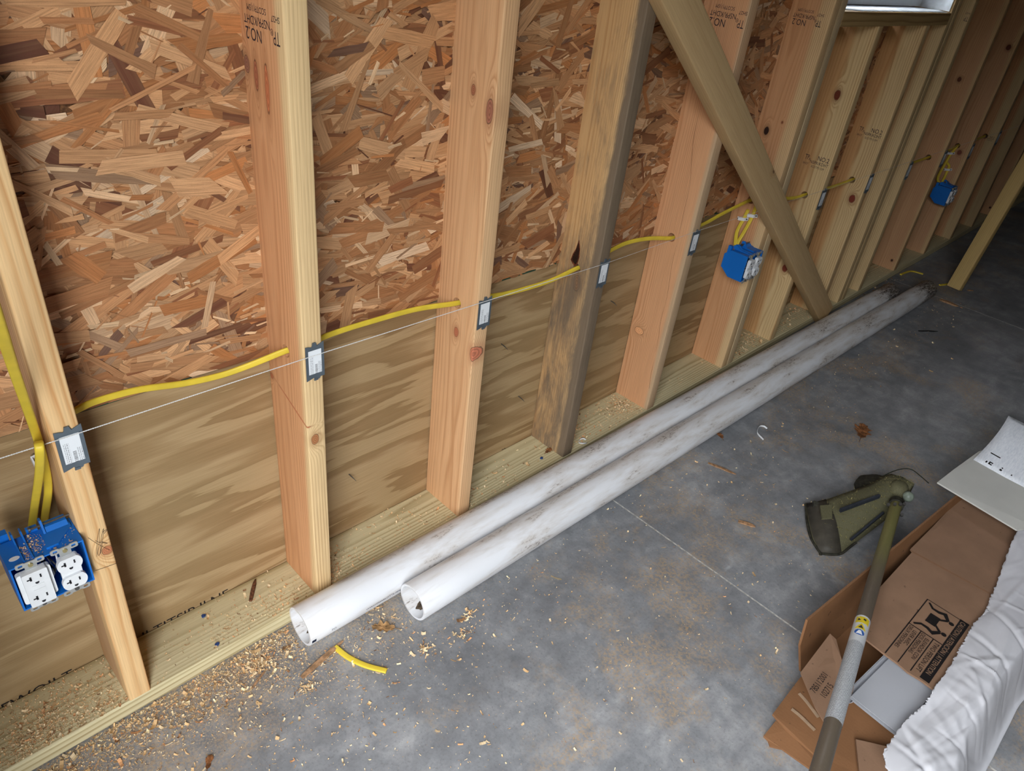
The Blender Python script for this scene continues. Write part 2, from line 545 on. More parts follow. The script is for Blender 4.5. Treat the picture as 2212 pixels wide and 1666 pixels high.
XS = dict(Z=-.79, A=-.393, B=0., C=.4064, D=.805, E=1.210, F=1.662, F2=1.7012, G=2.020, H=2.433, I1=2.6315, I2=2.6705, I3=2.853, J=3.288, K=3.706, L=4.127, M=4.52, N=4.92, O=5.33, P=5.74)

def stain_d(g, p, c):
    x, y, z = g.sep(p)
    n = g.noise(g.comb(g.math('MULTIPLY', x, 10), g.math('MULTIPLY', y, 17), g.math('MULTIPLY', z, 4.5)), 1, 6, .7, .6, 5)
    n2 = g.noise(g.comb(g.math('MULTIPLY', x, 90), g.math('MULTIPLY', y, 160), g.math('MULTIPLY', z, 12)), 1, 3, .7, 0, 1)
    front = g.mapr(y, -D / 2 + .030, -D / 2 + .006, 0., 1.)
    low = g.mapr(z, .78, .5, 0., 1.)
    m = g.math('ADD', g.math('MULTIPLY', low, .16), g.math('MULTIPLY', front, .40))
    f = g.mapr(g.math('ADD', g.math('MULTIPLY_ADD', n2, .28, g.math('MULTIPLY', n, .8)), m), .51, .82, 0, .9)
    return g.mix(f, c, g.mix(n2, lin((80, 70, 62)), lin((122, 108, 92))))

W = {}
_ka, _kb = at(604, 835, 0, 0), at(676, 945, 0, 0)
_km = (_ka + _kb) / 2
SPIKE = (0., _km.y + D / 2, _km.z - PL, .010, .0035, abs(_kb.z - _ka.z) * .55, (168, 98, 66), (_kb.y - _ka.y) / (_kb.z - _ka.z))
W['Z'] = wood('stud_wood', LIGHT, DARK, PEACH, seed=40.)
W['A'] = wood('stud_wood', (236, 196, 140), (204, 142, 80), (214, 172, 128), -.05, -.03, pith=(-.03, -.105), spacing=.0125, seed=1.3, amp=.012, contrast=.9,
              knots=[kf(232, 1190, XS['A'], (.0085, .009), (168, 108, 74)), kl(30, 1180, XS['A'], (.01, .012))])
W['B'] = wood('stud_wood', (232, 200, 148), (176, 128, 78), (222, 164, 116), -.058, -.040, pith=(-.07, .02), spacing=.0046, seed=5.1, amp=.004,
              knots=[kl(533, 140, 0, (.008, .012), (140, 96, 76)), kl(553, 165, 0, (.006, .022), (150, 92, 66)), kl(577, 195, 0, (.006, .035), (172, 104, 70)),
                     kf(681, 950, 0, (.008, .012), (150, 100, 64)), SPIKE, kl(587, 812, 0, (.006, .006), (158, 96, 66))])
W['C'] = wood('stud_wood', (228, 186, 138), (186, 130, 82), (226, 176, 128), -.07, -.05, pith=(.09, -.02), spacing=.0055, seed=8.8, amp=.006,
              knots=[kl(1022, 195, XS['C'], (.006, .01), (146, 94, 68)), kl(1057, 242, XS['C'], (.009, .022), (142, 92, 72)),
                     kl(985, 718, XS['C'], (.007, .012), (164, 100, 72)), kl(1021, 767, XS['C'], (.010, .018), (170, 104, 78))])
W['D'] = wood('stud_wood', (218, 182, 130), (172, 126, 74), (212, 170, 116), -.05, -.02, pith=(.06, .05), spacing=.0046, seed=12.1, amp=.006, stain=stain_d,
              knots=[kl(1245, 612, XS['D'], (.012, .022), (150, 104, 62))])
W['E'] = wood('stud_wood', (200, 170, 134), (158, 120, 84), (222, 166, 120), -.064, -.05, pith=(-.05, .06), spacing=.0042, seed=15.7, amp=.004,
              knots=[kl(1380, 715, XS['E'], (.016, .012), (204, 150, 106))])
W['F'] = wood('stud_wood', (218, 184, 136), (172, 128, 78), (210, 156, 110), -.045, -.025, pith=(-.06, .03), spacing=.0046, seed=18.2, amp=.005,
              knots=[kl(1655, 283, XS['F'], (.008, .012), (44, 26, 20)), kl(1689, 265, XS['F'], (.003, .004), (120, 70, 44))])
W['F2'] = wood('stud_wood', (208, 184, 144), (152, 122, 84), PEACH, pith=(.09, .0), spacing=.0046, seed=20.4)
W['G'] = wood('stud_wood', (220, 190, 138), (172, 124, 72), (206, 158, 104), -.01, .015, pith=(.03, .0), spacing=.007, seed=23.9, amp=.01,
              knots=[kl(1808, 206, XS['G'], (.010, .016), (96, 44, 28)), kl(1695, 580, XS['G'], (.010, .014), (110, 50, 34))])
W['H'] = wood('stud_wood', (222, 192, 140), (174, 126, 74), (206, 156, 102), -.005, .02, pith=(.03, .01), spacing=.007, seed=26.3, amp=.01,
              knots=[kl(1840, 430, XS['H'], (.012, .016), (112, 48, 34))])
W['I'] = wood('stud_wood', (216, 188, 138), (168, 126, 76), (200, 150, 100), -.03, .0, pith=(-.05, .02), spacing=.0055, seed=30.5, amp=.006, knots=[])
W['J'] = wood('stud_wood', (208, 174, 126), (162, 114, 70), (200, 154, 112), -.058, -.04, pith=(-.04, .03), spacing=.006, seed=33.7, amp=.008,
              knots=[kl(2072, 172, XS['J'], (.008, .01), (80, 44, 30)), kl(1926, 563, XS['J'], (.005, .006), (60, 34, 26))])
W['K'] = wood('stud_wood', (210, 174, 126), (164, 114, 70), (198, 152, 112), -.058, -.04, pith=(.05, .03), spacing=.006, seed=36.7, amp=.008,
              knots=[kl(2178, 103, XS['K'], (.010, .012), (84, 40, 26)), kl(2072, 330, XS['K'], (.010, .012), (104, 58, 44))])
W['L'] = wood('stud_wood', (200, 174, 128), (160, 118, 74), (194, 144, 100), -.03, -.01, pith=(.04, .02), spacing=.006, seed=39.7, amp=.008,
              knots=[kl(2139, 388, XS['L'], (.010, .014), (70, 36, 24)), kl(2091, 474, XS['L'], (.008, .01), (66, 34, 24))])

HY, HZ = -.069, .611
SPEC = [('Z', 'wall stud beside the open doorway, before the first outlet box', 'Z', None),
        ('A', 'pale pine stud with blue outlet box and pencil scribble round a knot', 'A', (-.0584, .603)),
        ('B', 'pine stud between first outlet box and pipe ends, stamped near its top', 'B', (-.0709, .6365)),
        ('C', 'clean pine stud with oval knots standing before the dark stained stud', 'C', (-.0687, .62)),
        ('D', 'weathered stud blackened by mould, with a dark resin pocket', 'D', (-.0649, .6067)),
        ('E', 'cracked stud with rough waney edge, crossed by the diagonal brace', 'E', (-.07, .6104)),
        ('F', 'stud with black knot that carries the second blue outlet box', 'F', (-.0565, .6438)),
        ('F2', 'second stud doubled against the black-knot stud beside the window', 'F2', None),
        ('I1', 'short trimmer stud under the right end of the window sill', 'I', None),
        ('I2', 'full height stud doubled at the far side of the window', 'I', None),
        ('I3', 'full height stud just past the doubled studs beyond the window', 'I', None),
        ('J', 'reddish stud with dark knot standing just before the far outlet box', 'J', (-.0733, .5928)),
        ('K', 'stud that carries the farthest blue outlet box', 'K', (-.0683, .6)),
        ('L', 'far stud with small dark knots just past the farthest outlet box', 'L', (-.0748, .6076)),
        ('M', 'dim far stud partly behind the leaning prop', 'L', None),
        ('N', 'dark stud in the far corner behind the leaning prop', 'J', None),
        ('O', 'very dark stud at the far end of the wall', 'K', None)]
STUD = {}
for k, lab, wk, hole in SPEC:
    STUD[k] = stud('wall_stud', XS[k], lab, W[wk], hole=hole)
for k, lab, hole in (('G', 'short cripple stud under the window with one red knot near its top', (-.0759, .6108)),
                     ('H', 'short cripple stud under the window with yellow cable entering beside a big knot', (-.0723, .6061))):
    STUD[k] = stud('cripple_stud', XS[k], lab, W[k], h=1.162 - PL, hole=hole, group='cripple studs under the window')

# resin pocket on the dark stud, pencil marks on the first stud
M_RESIN = plain('dark_resin', (50, 28, 20), .5, var=.3, scale=200)
c0 = at(1245, 552, 0, XS['D'] - .0006)
def on_left(c, y, z):
    return (c.x, c.y - y, c.z + z)
px = [(0, .034), (.006, .016), (.0075, 0), (.006, -.016), (.001, -.024), (-.006, -.02), (-.012, -.014), (-.009, 0), (-.004, .012)]
o = STUD['D']
MB().prism([(a, b) for a, b in px], .0008, lambda a, b, c: Vector(on_left(c0, a, b)) + Vector((c - .0002, 0, 0)) - o.location).build('resin_pocket', M_RESIN, o)
M_BARK = plain('red_bark', (120, 62, 38), .8, var=.3, scale=150)
MB().prism([(a * 1.35, b * 1.25) for a, b in px], .0005, lambda a, b, c: Vector(on_left(c0, a, b)) + Vector((c + .0002, 0, 0)) - o.location).build('bark_rim', M_BARK, o)
M_PENCIL = plain('pencil', (78, 66, 60), .7)
o = STUD['A']
fy = -D / 2 - .0002
def pa(u, v):
    p = at(u, v, 1, -D - .001) - o.location
    return (p.x, -D / 2 - .0004, p.z)
for pts in ([(209, 1203), (210, 1170), (215, 1142), (214, 1175), (211, 1197), (216, 1196), (219, 1160), (224, 1143), (220, 1180), (217, 1196)],
            [(206, 1168), (214, 1172), (232, 1174), (218, 1170)], [(190, 1162), (205, 1172), (225, 1183), (237, 1189)], [(206, 1233), (230, 1225), (252, 1217)],
            [(222, 1150), (227, 1146), (231, 1145), (225, 1153)]):
    MB().sweep(spline([pa(*q) for q in pts], 5), [(.0004, .0001), (-.0004, .0001), (-.0004, -.0001), (.0004, -.0001)], up=(0, 1, 0)).build('pencil_mark', M_PENCIL, o)

o = STUD['E']
M_CRACK = plain('crack', (116, 76, 48), .9)
pts = [at(u, v, 0, XS['E'] - .0003) - o.location for u, v in ((1508, 250), (1497, 310), (1490, 400), (1478, 455), (1467, 505), (1452, 570), (1441, 640), (1428, 690), (1421, 740), (1408, 800), (1402, 840))]
MB().sweep(spline(pts, 4), [(.0004, .0003), (0, .0012), (-.0004, .0003), (0, -.0006)], up=(1, 0, 0), scale=[.12 + .4 * abs(math.sin(i * .37)) for i in range(41)]).build('crack', M_CRACK, o)
# grade stamps (lettering on the left faces)
def stamp(key, u, v, flip, scale=1., lines=None):
    o = STUD[key]
    p = at(u, v, 0, XS[key]) - o.location
    e = Vector((-.0004, p.y, p.z))
    s = -1 if flip else 1
    rgt, up = Vector((0, -s, 0)), Vector((0, 0, s))
    for body, size, dx, dz, sq in lines or STAMP:
        ob = lettering('grade_stamp', body, size * scale, M_INK, o, e + rgt * dx * scale + up * dz * scale, rgt, up, squash=sq)
        ob['label'] = 'black ink grade stamp'
STAMP = [('TP', .026, -.046, -.002, .62), ('\u00ae', .012, -.029, -.004, .9), ('NO.2', .024, .004, .004, .85), ('NSPR/KDHT', .0165, -.021, -.012, .84),
         ('SH27', .0115, -.048, -.021, .9), ('SCOTP(1)SM', .0115, -.012, -.026, .86)]
stamp('B', 568, 62, True)
stamp('E', 1573, 40, True)
stamp('F', 1746, 42, True, .9)
stamp('H', 1878, 287, False, .9)
stamp('G', 1762, 348, False, .9)
stamp('L', 2136, 298, False, .5)
stamp('I2', 2080, 35, True, .7, [('TP', .03, -.03, 0, .6), ('SH27', .012, -.03, -.02, .9)])

# ------------------------------------------------------------------ window
M_VINYL = plain('white_vinyl', (222, 226, 230), .4, var=.02)
M_WRAP = plain('white_flashing', (224, 232, 240), .45, var=.12, scale=40)
M_SILL = wood('sill_wood', (176, 146, 96), (128, 94, 52), PEACH, pith=(.06, .05), spacing=.008, seed=51., amp=.008, axis='x')
sill = MB().prism(rrect(D, .040, .003), XS['I1'] + .012 - WX0, lambda a, b, c: (c, a, b)).build('window_sill', M_SILL, None, (WX0 - .001, -D / 2, SILL - .02), True)
tag(sill, 'rough timber window sill board resting on the cripple studs', 'sill')
wr = MB()
nx = 90
vs, fs = [], []
for i in range(nx + 1):
    x = WX0 + .012 + (WX1 - WX0 - .03) * i / nx
    e = -.128 + .006 * math.sin(i * 1.9) * random.random() + .004 * random.random()
    if i < 12:
        e += .035 * (1 - i / 12) * (.6 + .8 * random.random())
    for y, z in ((e, .0012), (e * .5 - .03, .0035 + .002 * random.random()), (-.03, .002 + .002 * random.random()), (.04, .002)):
        vs.append((x, y, SILL + z))
for i in range(nx):
    for j in range(3):
        fs.append((i * 4 + j, i * 4 + j + 1, i * 4 + j + 5, i * 4 + j + 4))
wr.add(vs, fs)
wrp = wr.build('sill_flashing', M_WRAP, None, None, True)
wrp.modifiers.new('thickness', 'SOLIDIFY').thickness = .0008
tag(wrp, 'white flashing membrane with torn edge draped over the window sill', 'flashing')
MB().box(WX1 - .006, WX1 - .002, -.125, .04, SILL + .004, 2.14).build('side_flashing', M_WRAP, wrp)
MB().box(WX0 + .002, WX0 + .008, -.11, .04, SILL + .004, 2.14).build('side_flashing', M_WRAP, wrp)
win = tag(empty('window_1', (0, 0, 0)), 'white vinyl window set in the outer wall', kind='structure')
for b in ((WX0 + .01, WX1 - .01, -.022, .045, SILL + .006, SILL + .052), (WX0 + .01, WX1 - .01, -.03, .045, 2.06, 2.14),
          (WX0 + .01, WX0 + .07, -.03, .045, SILL + .052, 2.06), (WX1 - .07, WX1 - .01, -.03, .045, SILL + .052, 2.06)):
    MB().box(*b).build('window_frame', M_VINYL, win)
MB().box(WX0 + .01, WX1 - .01, -.028, -.022, SILL + .044, SILL + .052).build('frame_lip', M_VINYL, win)
gl = G('window_glass')
M_GLASS = gl.out((1, 1, 1, 1), 0., 0, .5, trans=1.)
MB().box(WX0 + .07, WX1 - .07, .006, .010, SILL + .052, 2.06).build('pane', M_GLASS, win)

# ------------------------------------------------------------------ diagonal brace and leaning prop
def beam(name, a, b, w, th, mat, normal, r=.003):
    """board from a to b; its wide face (w) looks along normal"""
    a, b = Vector(a), Vector(b)
    t = (b - a).normalized()
    n = Vector(normal); n = (n - t * n.dot(t)).normalized()
    s = n.cross(t)
    m = MB().prism(rrect(w, th, r), (b - a).length, lambda p, q, c: (p, q, c))
    o = m.build(name, mat, None, None, True)
    o.matrix_world = Matrix(((s.x, n.x, t.x, a.x), (s.y, n.y, t.y, a.y), (s.z, n.z, t.z, a.z), (0, 0, 0, 1)))
    return o
M_BRACE = wood('brace_wood', (204, 172, 124), (176, 140, 92), (190, 160, 108), pith=(.02, .1), spacing=.0075, seed=61., amp=.004, contrast=.35,
               knots=[(-.03, -.02, .42, .012, .02, .014, (176, 120, 70)), (-.038, .0, 1.2, .01, .02, .014, (170, 118, 70))])
bl, brr = at(1757, 697, 1, -D - T), at(1404 + 32, 0, 1, -D - T)
# centre line on the outer face
q0 = (at(1776, 690, 1, -D - T) + at(1798, 672, 1, -D - T)) / 2
q1 = (at(1433, 0, 1, -D - T) + at(1513, 0, 1, -D - T)) / 2
dirv = (q1 - q0).normalized()
q0 = q0 - dirv * .01
q2 = q0 + dirv * 2.75
off = Vector((0, T / 2 - .0, 0))
brace = beam('diagonal_brace', q0 + off, q2 + off, .089, T - .0008, M_BRACE, (0, -1, 0))
tag(brace, 'diagonal timber brace nailed across the stud faces down behind the pipes', 'brace')
M_PROP = wood('prop_wood', (206, 176, 112), (170, 134, 78), PEACH, pith=(.02, .1), spacing=.008, seed=66., contrast=.5)
p0 = Vector((3.445, -.388, .012))
p1 = at(2228, 338, 0, 3.60)
pd = (p1 - p0).normalized()
prop = beam('leaning_prop', p0, p0 + pd * 1.9, .038, .064, M_PROP, (-.15, -1, .1))
tag(prop, 'slim square timber prop standing on the floor past the pipe ends', 'prop')

# ------------------------------------------------------------------ pipes
def m_pipe():
    g = G('pvc_pipe')
    p = g.coord()
    s = g.sep(p)
    a = g.noise(g.vec('MULTIPLY', p, (4.5, 22, 22)), 1, 4, .65, .4, 3)
    b = g.noise(g.vec('MULTIPLY', p, (75, 190, 190)), 1, 5, .78, .3, 6)
    c = g.noise(g.vec('MULTIPLY', p, (5, 60, 60)), 1, 3, .6, 0, 1)
    near = g.mapr(s[0], .0, .7, -.02, .035)
    far = g.mapr(s[0], 2.75, 3.05, 0, .12)
    k = g.math('ADD', g.math('ADD', near, far), a)
    spots = g.math('MULTIPLY', g.mapr(k, .53, .66), g.mapr(b, .50, .60))
    film = g.mapr(g.math('ADD', k, g.math('MULTIPLY', c, .2)), .50, .78, 0, .5)
    col = g.mix(film, lin((228, 230, 234)), lin((176, 160, 140)))
    col = g.mix(g.math('MULTIPLY', spots, .85), col, lin((84, 66, 52)))
    end = g.mapr(g.math('MULTIPLY_ADD', a, .25, s[0]), 3.0, 3.07)
    col = g.mix(g.math('MULTIPLY', end, g.mapr(b, .38, .55)), col, lin((70, 62, 56)))
    return g.out(col, .38, 0, .45, b, .08, .001)
M_PIPE = m_pipe()
M_PIPEIN = plain('pipe_inside_dirt', (92, 78, 62), .9, var=.3, scale=120)
M_BLUEINK = plain('pipe_print', (70, 80, 110), .7, var=.2, scale=400)
PR = .0445
def pipe(name, a, b, label):
    a, b = Vector(a), Vector(b)
    L = (b - a).length
    m = 40
    mb = MB()
    ro, ri = ring(PR, m), ring(PR - .0058, m)
    rings = [(0.0015, ring(PR - .001, m)), (.004, ro)] + [(L * i / 24, ro) for i in range(1, 24)] + [(L - .004, ro), (L - .0015, ring(PR - .001, m)), (L - .0015, ri)] + [(L * i / 6, ri) for i in range(5, 0, -1)] + [(0.0015, ri)]
    vs = [(x, q[0], q[1]) for x, rg in rings for q in rg]
    n = len(rings)
    fs = [(i * m + j, i * m + (j + 1) % m, ((i + 1) % n) * m + (j + 1) % m, ((i + 1) % n) * m + j) for i in range(n) for j in range(m)]
    mb.add(vs, fs)
    o = mb.build(name, M_PIPE, None, a, True, (0, 0, math.atan2(b.y - a.y, b.x - a.x)))
    tag(o, label, 'pipe', 'white pipes along the wall')
    # silt lying inside the near end
    vs, fs = [], []
    for i in range(9):
        for j in range(7):
            ang = math.radians(-84 + (j - 3) * 11 * min(1, .45 + i * .2) + random.uniform(-2, 2))
            rr = PR - .0059 - (.006 * (1 - abs(j - 3) / 3.0) * random.uniform(.3, 1.1) * min(1, .2 + i * .4))
            vs.append((.014 + i * .012 + random.uniform(-.004, .004) + .004 * abs(j - 3), rr * math.cos(ang), rr * math.sin(ang)))
    for i in range(8):
        for j in range(6):
            fs.append((i * 7 + j, i * 7 + j + 1, i * 7 + j + 8, i * 7 + j + 7))
    s_ = MB(); s_.add(vs, fs)
    s_.build('silt', M_PIPEIN, o)
    return o
PA = pipe('drain_pipe', (-.073, -.1835, PR), (2.975, -.2355, PR), 'white plastic pipe against the bottom plate, its open end nearest the viewer')
PB = pipe('drain_pipe', (.147, -.2795, PR), (3.195, -.3290, PR), 'dirty white plastic pipe lying on the room side of its twin, reaching further back')
def on_pipe(ang0, x0):
    def fn(u, v):
        a = math.radians(ang0) + v / PR
        return Vector((x0 + u, -(PR + .0003) * math.cos(a), (PR + .0003) * math.sin(a)))
    return fn
lettering('pipe_print', 'WWU.CHARLOTTE PIPE', .0085, M_BLUEINK, PA, (0, 0, 0), (1, 0, 0), (0, 0, 1), fn=on_pipe(-10, .135))
lettering('pipe_print', 'PO', .0085, M_BLUEINK, PA, (0, 0, 0), (1, 0, 0), (0, 0, 1), fn=on_pipe(-10, .050))
MB().prism([(.004, -.004), (.014, -.004), (.014, .006), (.004, .006)], .0004, lambda a, b, c: on_pipe(-12, 0)(a, b)).build('pipe_print', M_BLUEINK, PA)

# ------------------------------------------------------------------ nail plates
M_STEEL = plain('galvanised_steel', (112, 124, 134), .42, .55, .5, .08, 30)
def m_sticker():
    g = G('sticker_print')
    p = g.coord()
    x, y, z = g.sep(p)
    # columns of tiny print running up the plate, left edge heavier
    line = g.math('FRACT', g.math('MULTIPLY', x, 420.))
    dash = g.noise(g.comb(g.math('FLOOR', g.math('MULTIPLY', x, 420.)), 0., g.math('MULTIPLY', z, 900.)), 1, 2, .7)
    txt = g.math('MULTIPLY', g.mapr(line, .45, .6), g.mapr(dash, .48, .54))
    a1 = g.math('MULTIPLY', g.mapr(x, -.0105, -.0100), g.mapr(x, -.0030, -.0035))
    zz = g.mapr(z, .012, .010)
    bar = g.math('MULTIPLY', g.math('MULTIPLY', g.mapr(x, -.0008, -.0003), g.mapr(x, .0045, .0040)), g.math('MULTIPLY', g.mapr(z, -.004, -.005), g.mapr(g.noise(g.comb(0., 0., g.math('MULTIPLY', z, 1500.)), 1, 0), .5, .52)))
    a2 = g.math('MULTIPLY', g.mapr(x, .0055, .006), g.mapr(z, 0., -.001))
    f = g.math('MAXIMUM', g.math('MAXIMUM', g.math('MULTIPLY', txt, g.math('MULTIPLY', a1, zz)), bar), g.math('MULTIPLY', txt, a2))
    return g.out(g.mix(f, lin((228, 232, 236)), lin((52, 52, 58))), .5, 0, .3)
M_STICK = m_sticker()
def nail_plate_meshes():
    w, h = .036, .073
    e = [(-.5, -.5), (-.28, -.47), (-.1, -.44), (-.08, -.50), (.02, -.52), (.22, -.50), (.26, -.455), (.5, -.46),
         (.5, .5), (.28, .46), (.14, .43), (.10, .47), (-.12, .47), (-.16, .42), (-.34, .45), (-.5, .46)]
    pl_ = MB().prism([(a * w, b * h) for a, b in e], .0016, lambda a, b, c: (a, -c, b))
    st = MB().prism([(-.013, -.024), (.0125, -.024), (.0125, .024), (-.013, .024)], .0003, lambda a, b, c: (a, -.0016 - c, b))
    tooth = MB().prism([(-.004, 0), (.004, 0), (.003, .004), (-.003, .004)], .003, lambda a, b, c: (a, -c, b))
    return pl_, st, tooth
def nail_plate(key, u, v, label, tilt=0., sx=.002):
    p = at(u, v, 1, -D - .002)
    e = empty('nail_plate', (XS[key] + .0195 + sx, -D - .0014, p.z))
    e.rotation_euler = (0, tilt, 0)
    tag(e, label, 'nail plate', 'nail plates on the stud faces')
    pl_, st, tooth = nail_plate_meshes()
    pl_.build('steel_plate', M_STEEL, e)
    st.build('paper_label', M_STICK, e)
    tooth.build('tooth', M_STEEL, e, (-.0005, .0005, .0345))
    tooth.build('tooth', M_STEEL, e, (.0005, .0005, -.0385))
NP = [('A', 160, 967, 'grey steel nail plate on the stud carrying the first outlet box', .01), ('B', 684, 780, 'grey steel nail plate on the stud before the pipe ends', .0),
      ('C', 1045, 677, 'grey steel nail plate on the clean oval-knot stud', 0.), ('D', 1302, 591, 'grey steel nail plate on the mould-blackened stud', 0.),
      ('E', 1497, 525, 'grey steel nail plate on the cracked waney stud', 0.), ('G', 1777, 430, 'dark nail plate on the first cripple stud below the window', 0.),
      ('H', 1882, 395, 'dark nail plate on the cripple stud beside the big knot', 0.), ('I3', 1966, 368, 'dark nail plate on the stud just past the window', 0.),
      ('J', 2040, 343, 'dark nail plate directly above the farthest outlet box', 0.), ('K', 2098, 327, 'dark nail plate on the stud holding the farthest outlet box', 0.), ('L', 2160, 297, 'dark nail plate on the far stud with small knots', 0.)]
for k, u, v, lab, t in NP:
    nail_plate(k, u, v, lab, t)

# ------------------------------------------------------------------ string line and cables
M_STRING = plain('white_string', (226, 226, 224), .8, var=.1, scale=800)
sp = [(-.62, -.1370, .656), (-.39, -.1362, .6525), (.02, -.1362, .6530), (.425, -.1362, .6485), (.82, -.1362, .6435), (1.23, -.1365, .6500), (1.72, -.1365, .6482), (2.05, -.1365, .6465), (4.5, -.1365, .645)]
tw = MB()
for ph in (0, math.pi):
    pts = []
    L0 = [Vector(q) for q in sp]
    for i in range(len(L0) - 1):
        seg = L0[i + 1] - L0[i]
        n = max(2, int(seg.length / (.002 if L0[i].x < .7 else .02)))
        for j in range(n):
            q = L0[i] + seg * (j / n)
            a = q.x / .0062 * 2 * math.pi + ph
            k = .0005 if L0[i].x < .7 else 0.0002
            pts.append(q + Vector((0, math.cos(a), math.sin(a))) * k)
    tw.tube(pts, .00055, 5, scale=[1. if q.x < .7 else .6 for q in pts])
tag(tw.build('string_line', M_STRING, None, None, True), 'taut white mason string stretched along all the stud faces', 'string')

M_YEL = plain('yellow_cable_jacket', (228, 200, 66), .42, var=.06, scale=30)
SECC = rrect(.0118, .0056, .0026, 3)
def cable(name, pts, label, up=(0, 0, 1), k=8):
    return tag(MB().sweep(spline(pts, k), SECC, up=up).build(name, M_YEL, None, None, True), label, 'cable')
H_ = {k: Vector((XS[k], h[0], h[1])) for k, _, _, h in SPEC if h}
H_['G'] = Vector((XS['G'], -.0759, .6108)); H_['H'] = Vector((XS['H'], -.0723, .6061))
run = []
A0 = at(165, 888, 1, -.055)
run += [at(120, 908, 1, -.056), at(165, 886, 1, -.052)]
run += [at(210, 866, 1, -.046), at(300, 842, 1, -.036), at(400, 828, 1, -.028), at(480, 810, 1, -.03), at(550, 785, 1, -.048)]
run += [H_['B'], H_['B'] + Vector((.038, 0, -.002))]
run += [at(715, 722, 1, -.062), at(800, 695, 1, -.058), at(900, 668, 1, -.060), H_['C'], H_['C'] + Vector((.038, 0, 0))]
run += [at(1080, 637, 1, -.06), at(1130, 625, 1, -.055), at(1190, 606, 1, -.058), H_['D'], H_['D'] + Vector((.038, 0, 0))]
run += [at(1325, 538, 1, -.05), at(1360, 523, 1, -.05), at(1405, 515, 1, -.058), H_['E'] + Vector((0, 0, -.002)), H_['E'] + Vector((.038, 0, 0))]
run += [at(1520, 484, 1, -.055), at(1560, 462, 1, -.06), at(1600, 442, 1, -.062), H_['F'], H_['F'] + Vector((.079, .002, -.01))]
run += [at(1712, 428, 1, -.07), H_['G'], H_['G'] + Vector((.038, 0, 0)), at(1797, 404, 1, -.068), H_['H'], H_['H'] + Vector((.038, 0, 0)), Vector((2.66, -.07, .605)), Vector((2.85, -.07, .60)), Vector((3.0, -.07, .59)),
        H_['J'], H_['J'] + Vector((.038, 0, 0)), Vector((3.5, -.07, .585)), H_['K'], H_['K'] + Vector((.038, 0, 0)), Vector((3.95, -.07, .60)), H_['L']]
cable('feed_cable', run, 'long yellow electrical cable threaded through holes along the whole row of studs')
# two cables down to the first box
bx = XS['A']
xa = bx - .008
cable('box_cable', [at(-75, 520, 0, bx - .06), at(-30, 620, 0, bx - .055), at(2, 712, 0, bx - .045), at(32, 805, 0, bx - .03), at(72, 920, 0, bx - .012), at(92, 985, 0, xa), at(104, 1050, 0, xa), at(98, 1110, 0, xa - .012), at(90, 1165, 0, bx - .03)],
      'yellow cable coming down past the first stud into the near outlet box', (1, -.3, 0))
cable('box_cable', [Vector((bx + .02, -.058, .603)), Vector((bx - .004, -.058, .603)), at(84, 958, 0, bx - .016), at(86, 985, 0, bx - .02), at(84, 1030, 0, bx - .024), at(74, 1100, 0, bx - .034), at(66, 1165, 0, bx - .05)],
      'yellow cable leaving the first stud hole and dropping into the near outlet box', (1, -.3, 0))
fx = XS['F']
cable('box_cable', [at(1617, 453, 0, fx + .01), at(1615, 456, 0, fx - .004), at(1607, 472, 0, fx - .008), at(1593, 498, 0, fx - .02), at(1589, 520, 0, fx - .035), at(1588, 538, 0, fx - .045)],
      'yellow cable from the lower hole down to the second outlet box', (0, 1, 0))
cable('box_cable', [at(1640, 432, 0, fx - .006), at(1632, 450, 0, fx - .007), at(1624, 470, 0, fx - .007), at(1608, 500, 0, fx - .02), at(1595, 522, 0, fx - .034), at(1588, 540, 0, fx - .045)],
      'yellow cable stapled beside the brace, dropping to the second outlet box', (0, 1, 0))
kx = XS['K']
cable('box_cable', [at(2068, 316, 0, kx + .01), at(2066, 318, 0, kx - .004), at(2052, 336, 0, kx - .01), at(2045, 348, 0, kx - .02), at(2038, 360, 0, kx - .03), at(2026, 384, 0, kx - .05), at(2030, 400, 0, kx - .06)],
      'yellow cable looping from stud hole down to the farthest outlet box', (0, 1, 0))
cable('box_cable', [at(2044, 350, 0, kx - .01), at(2050, 358, 0, kx - .01), at(2048, 366, 0, kx - .008), at(2040, 384, 0, kx - .02), at(2031, 400, 0, kx - .05)],
      'short yellow cable tail just above the farthest outlet box', (0, 1, 0))
# cable staples
M_WHITE = plain('white_plastic', (232, 234, 236), .4, var=.03)
M_NAIL = plain('nail_steel', (120, 118, 116), .35, .8)
def staple(p, yaw, label, s=1.7):
    e = empty('cable_staple', p)
    e.rotation_euler = yaw
    tag(e, label, 'staple', 'white cable staples')
    arch = [(-.011, 0), (-.011, .003), (-.0075, .0035), (-.007, .008), (.007, .008), (.0075, .0035), (.011, .003), (.011, 0), (.0065, 0), (.006, .0068), (-.006, .0068), (-.0065, 0)]
    MB().prism([(a * s, b * s) for a, b in arch], .006 * s, lambda a, b, c: (-b, a, c - .003 * s)).build('strap', M_WHITE, e)
    for q in (-.009, .009):
        MB().tube([(-.0005, q * s, 0), (-.0045 * s, q * s, 0)], .0016 * s, 8).build('nail', M_NAIL, e)
staple(at(95, 997, 0, bx), (math.radians(28), 0, 0), 'white plastic cable staple on the first stud above the near outlet box', 1.8)
staple(at(1606, 472, 0, fx), (math.radians(-12), 0, 0), 'white cable staple on the lower of two cables above the second outlet box')
staple(at(1626, 465, 0, fx), (math.radians(-12), 0, 0), 'white cable staple close beside the diagonal brace')
staple(at(2054, 331, 0, kx), (math.radians(-12), 0, 0), 'upper white cable staple above the farthest outlet box')
staple(at(2048, 366, 0, kx), (math.radians(-12), 0, 0), 'lower white cable staple above the farthest outlet box')

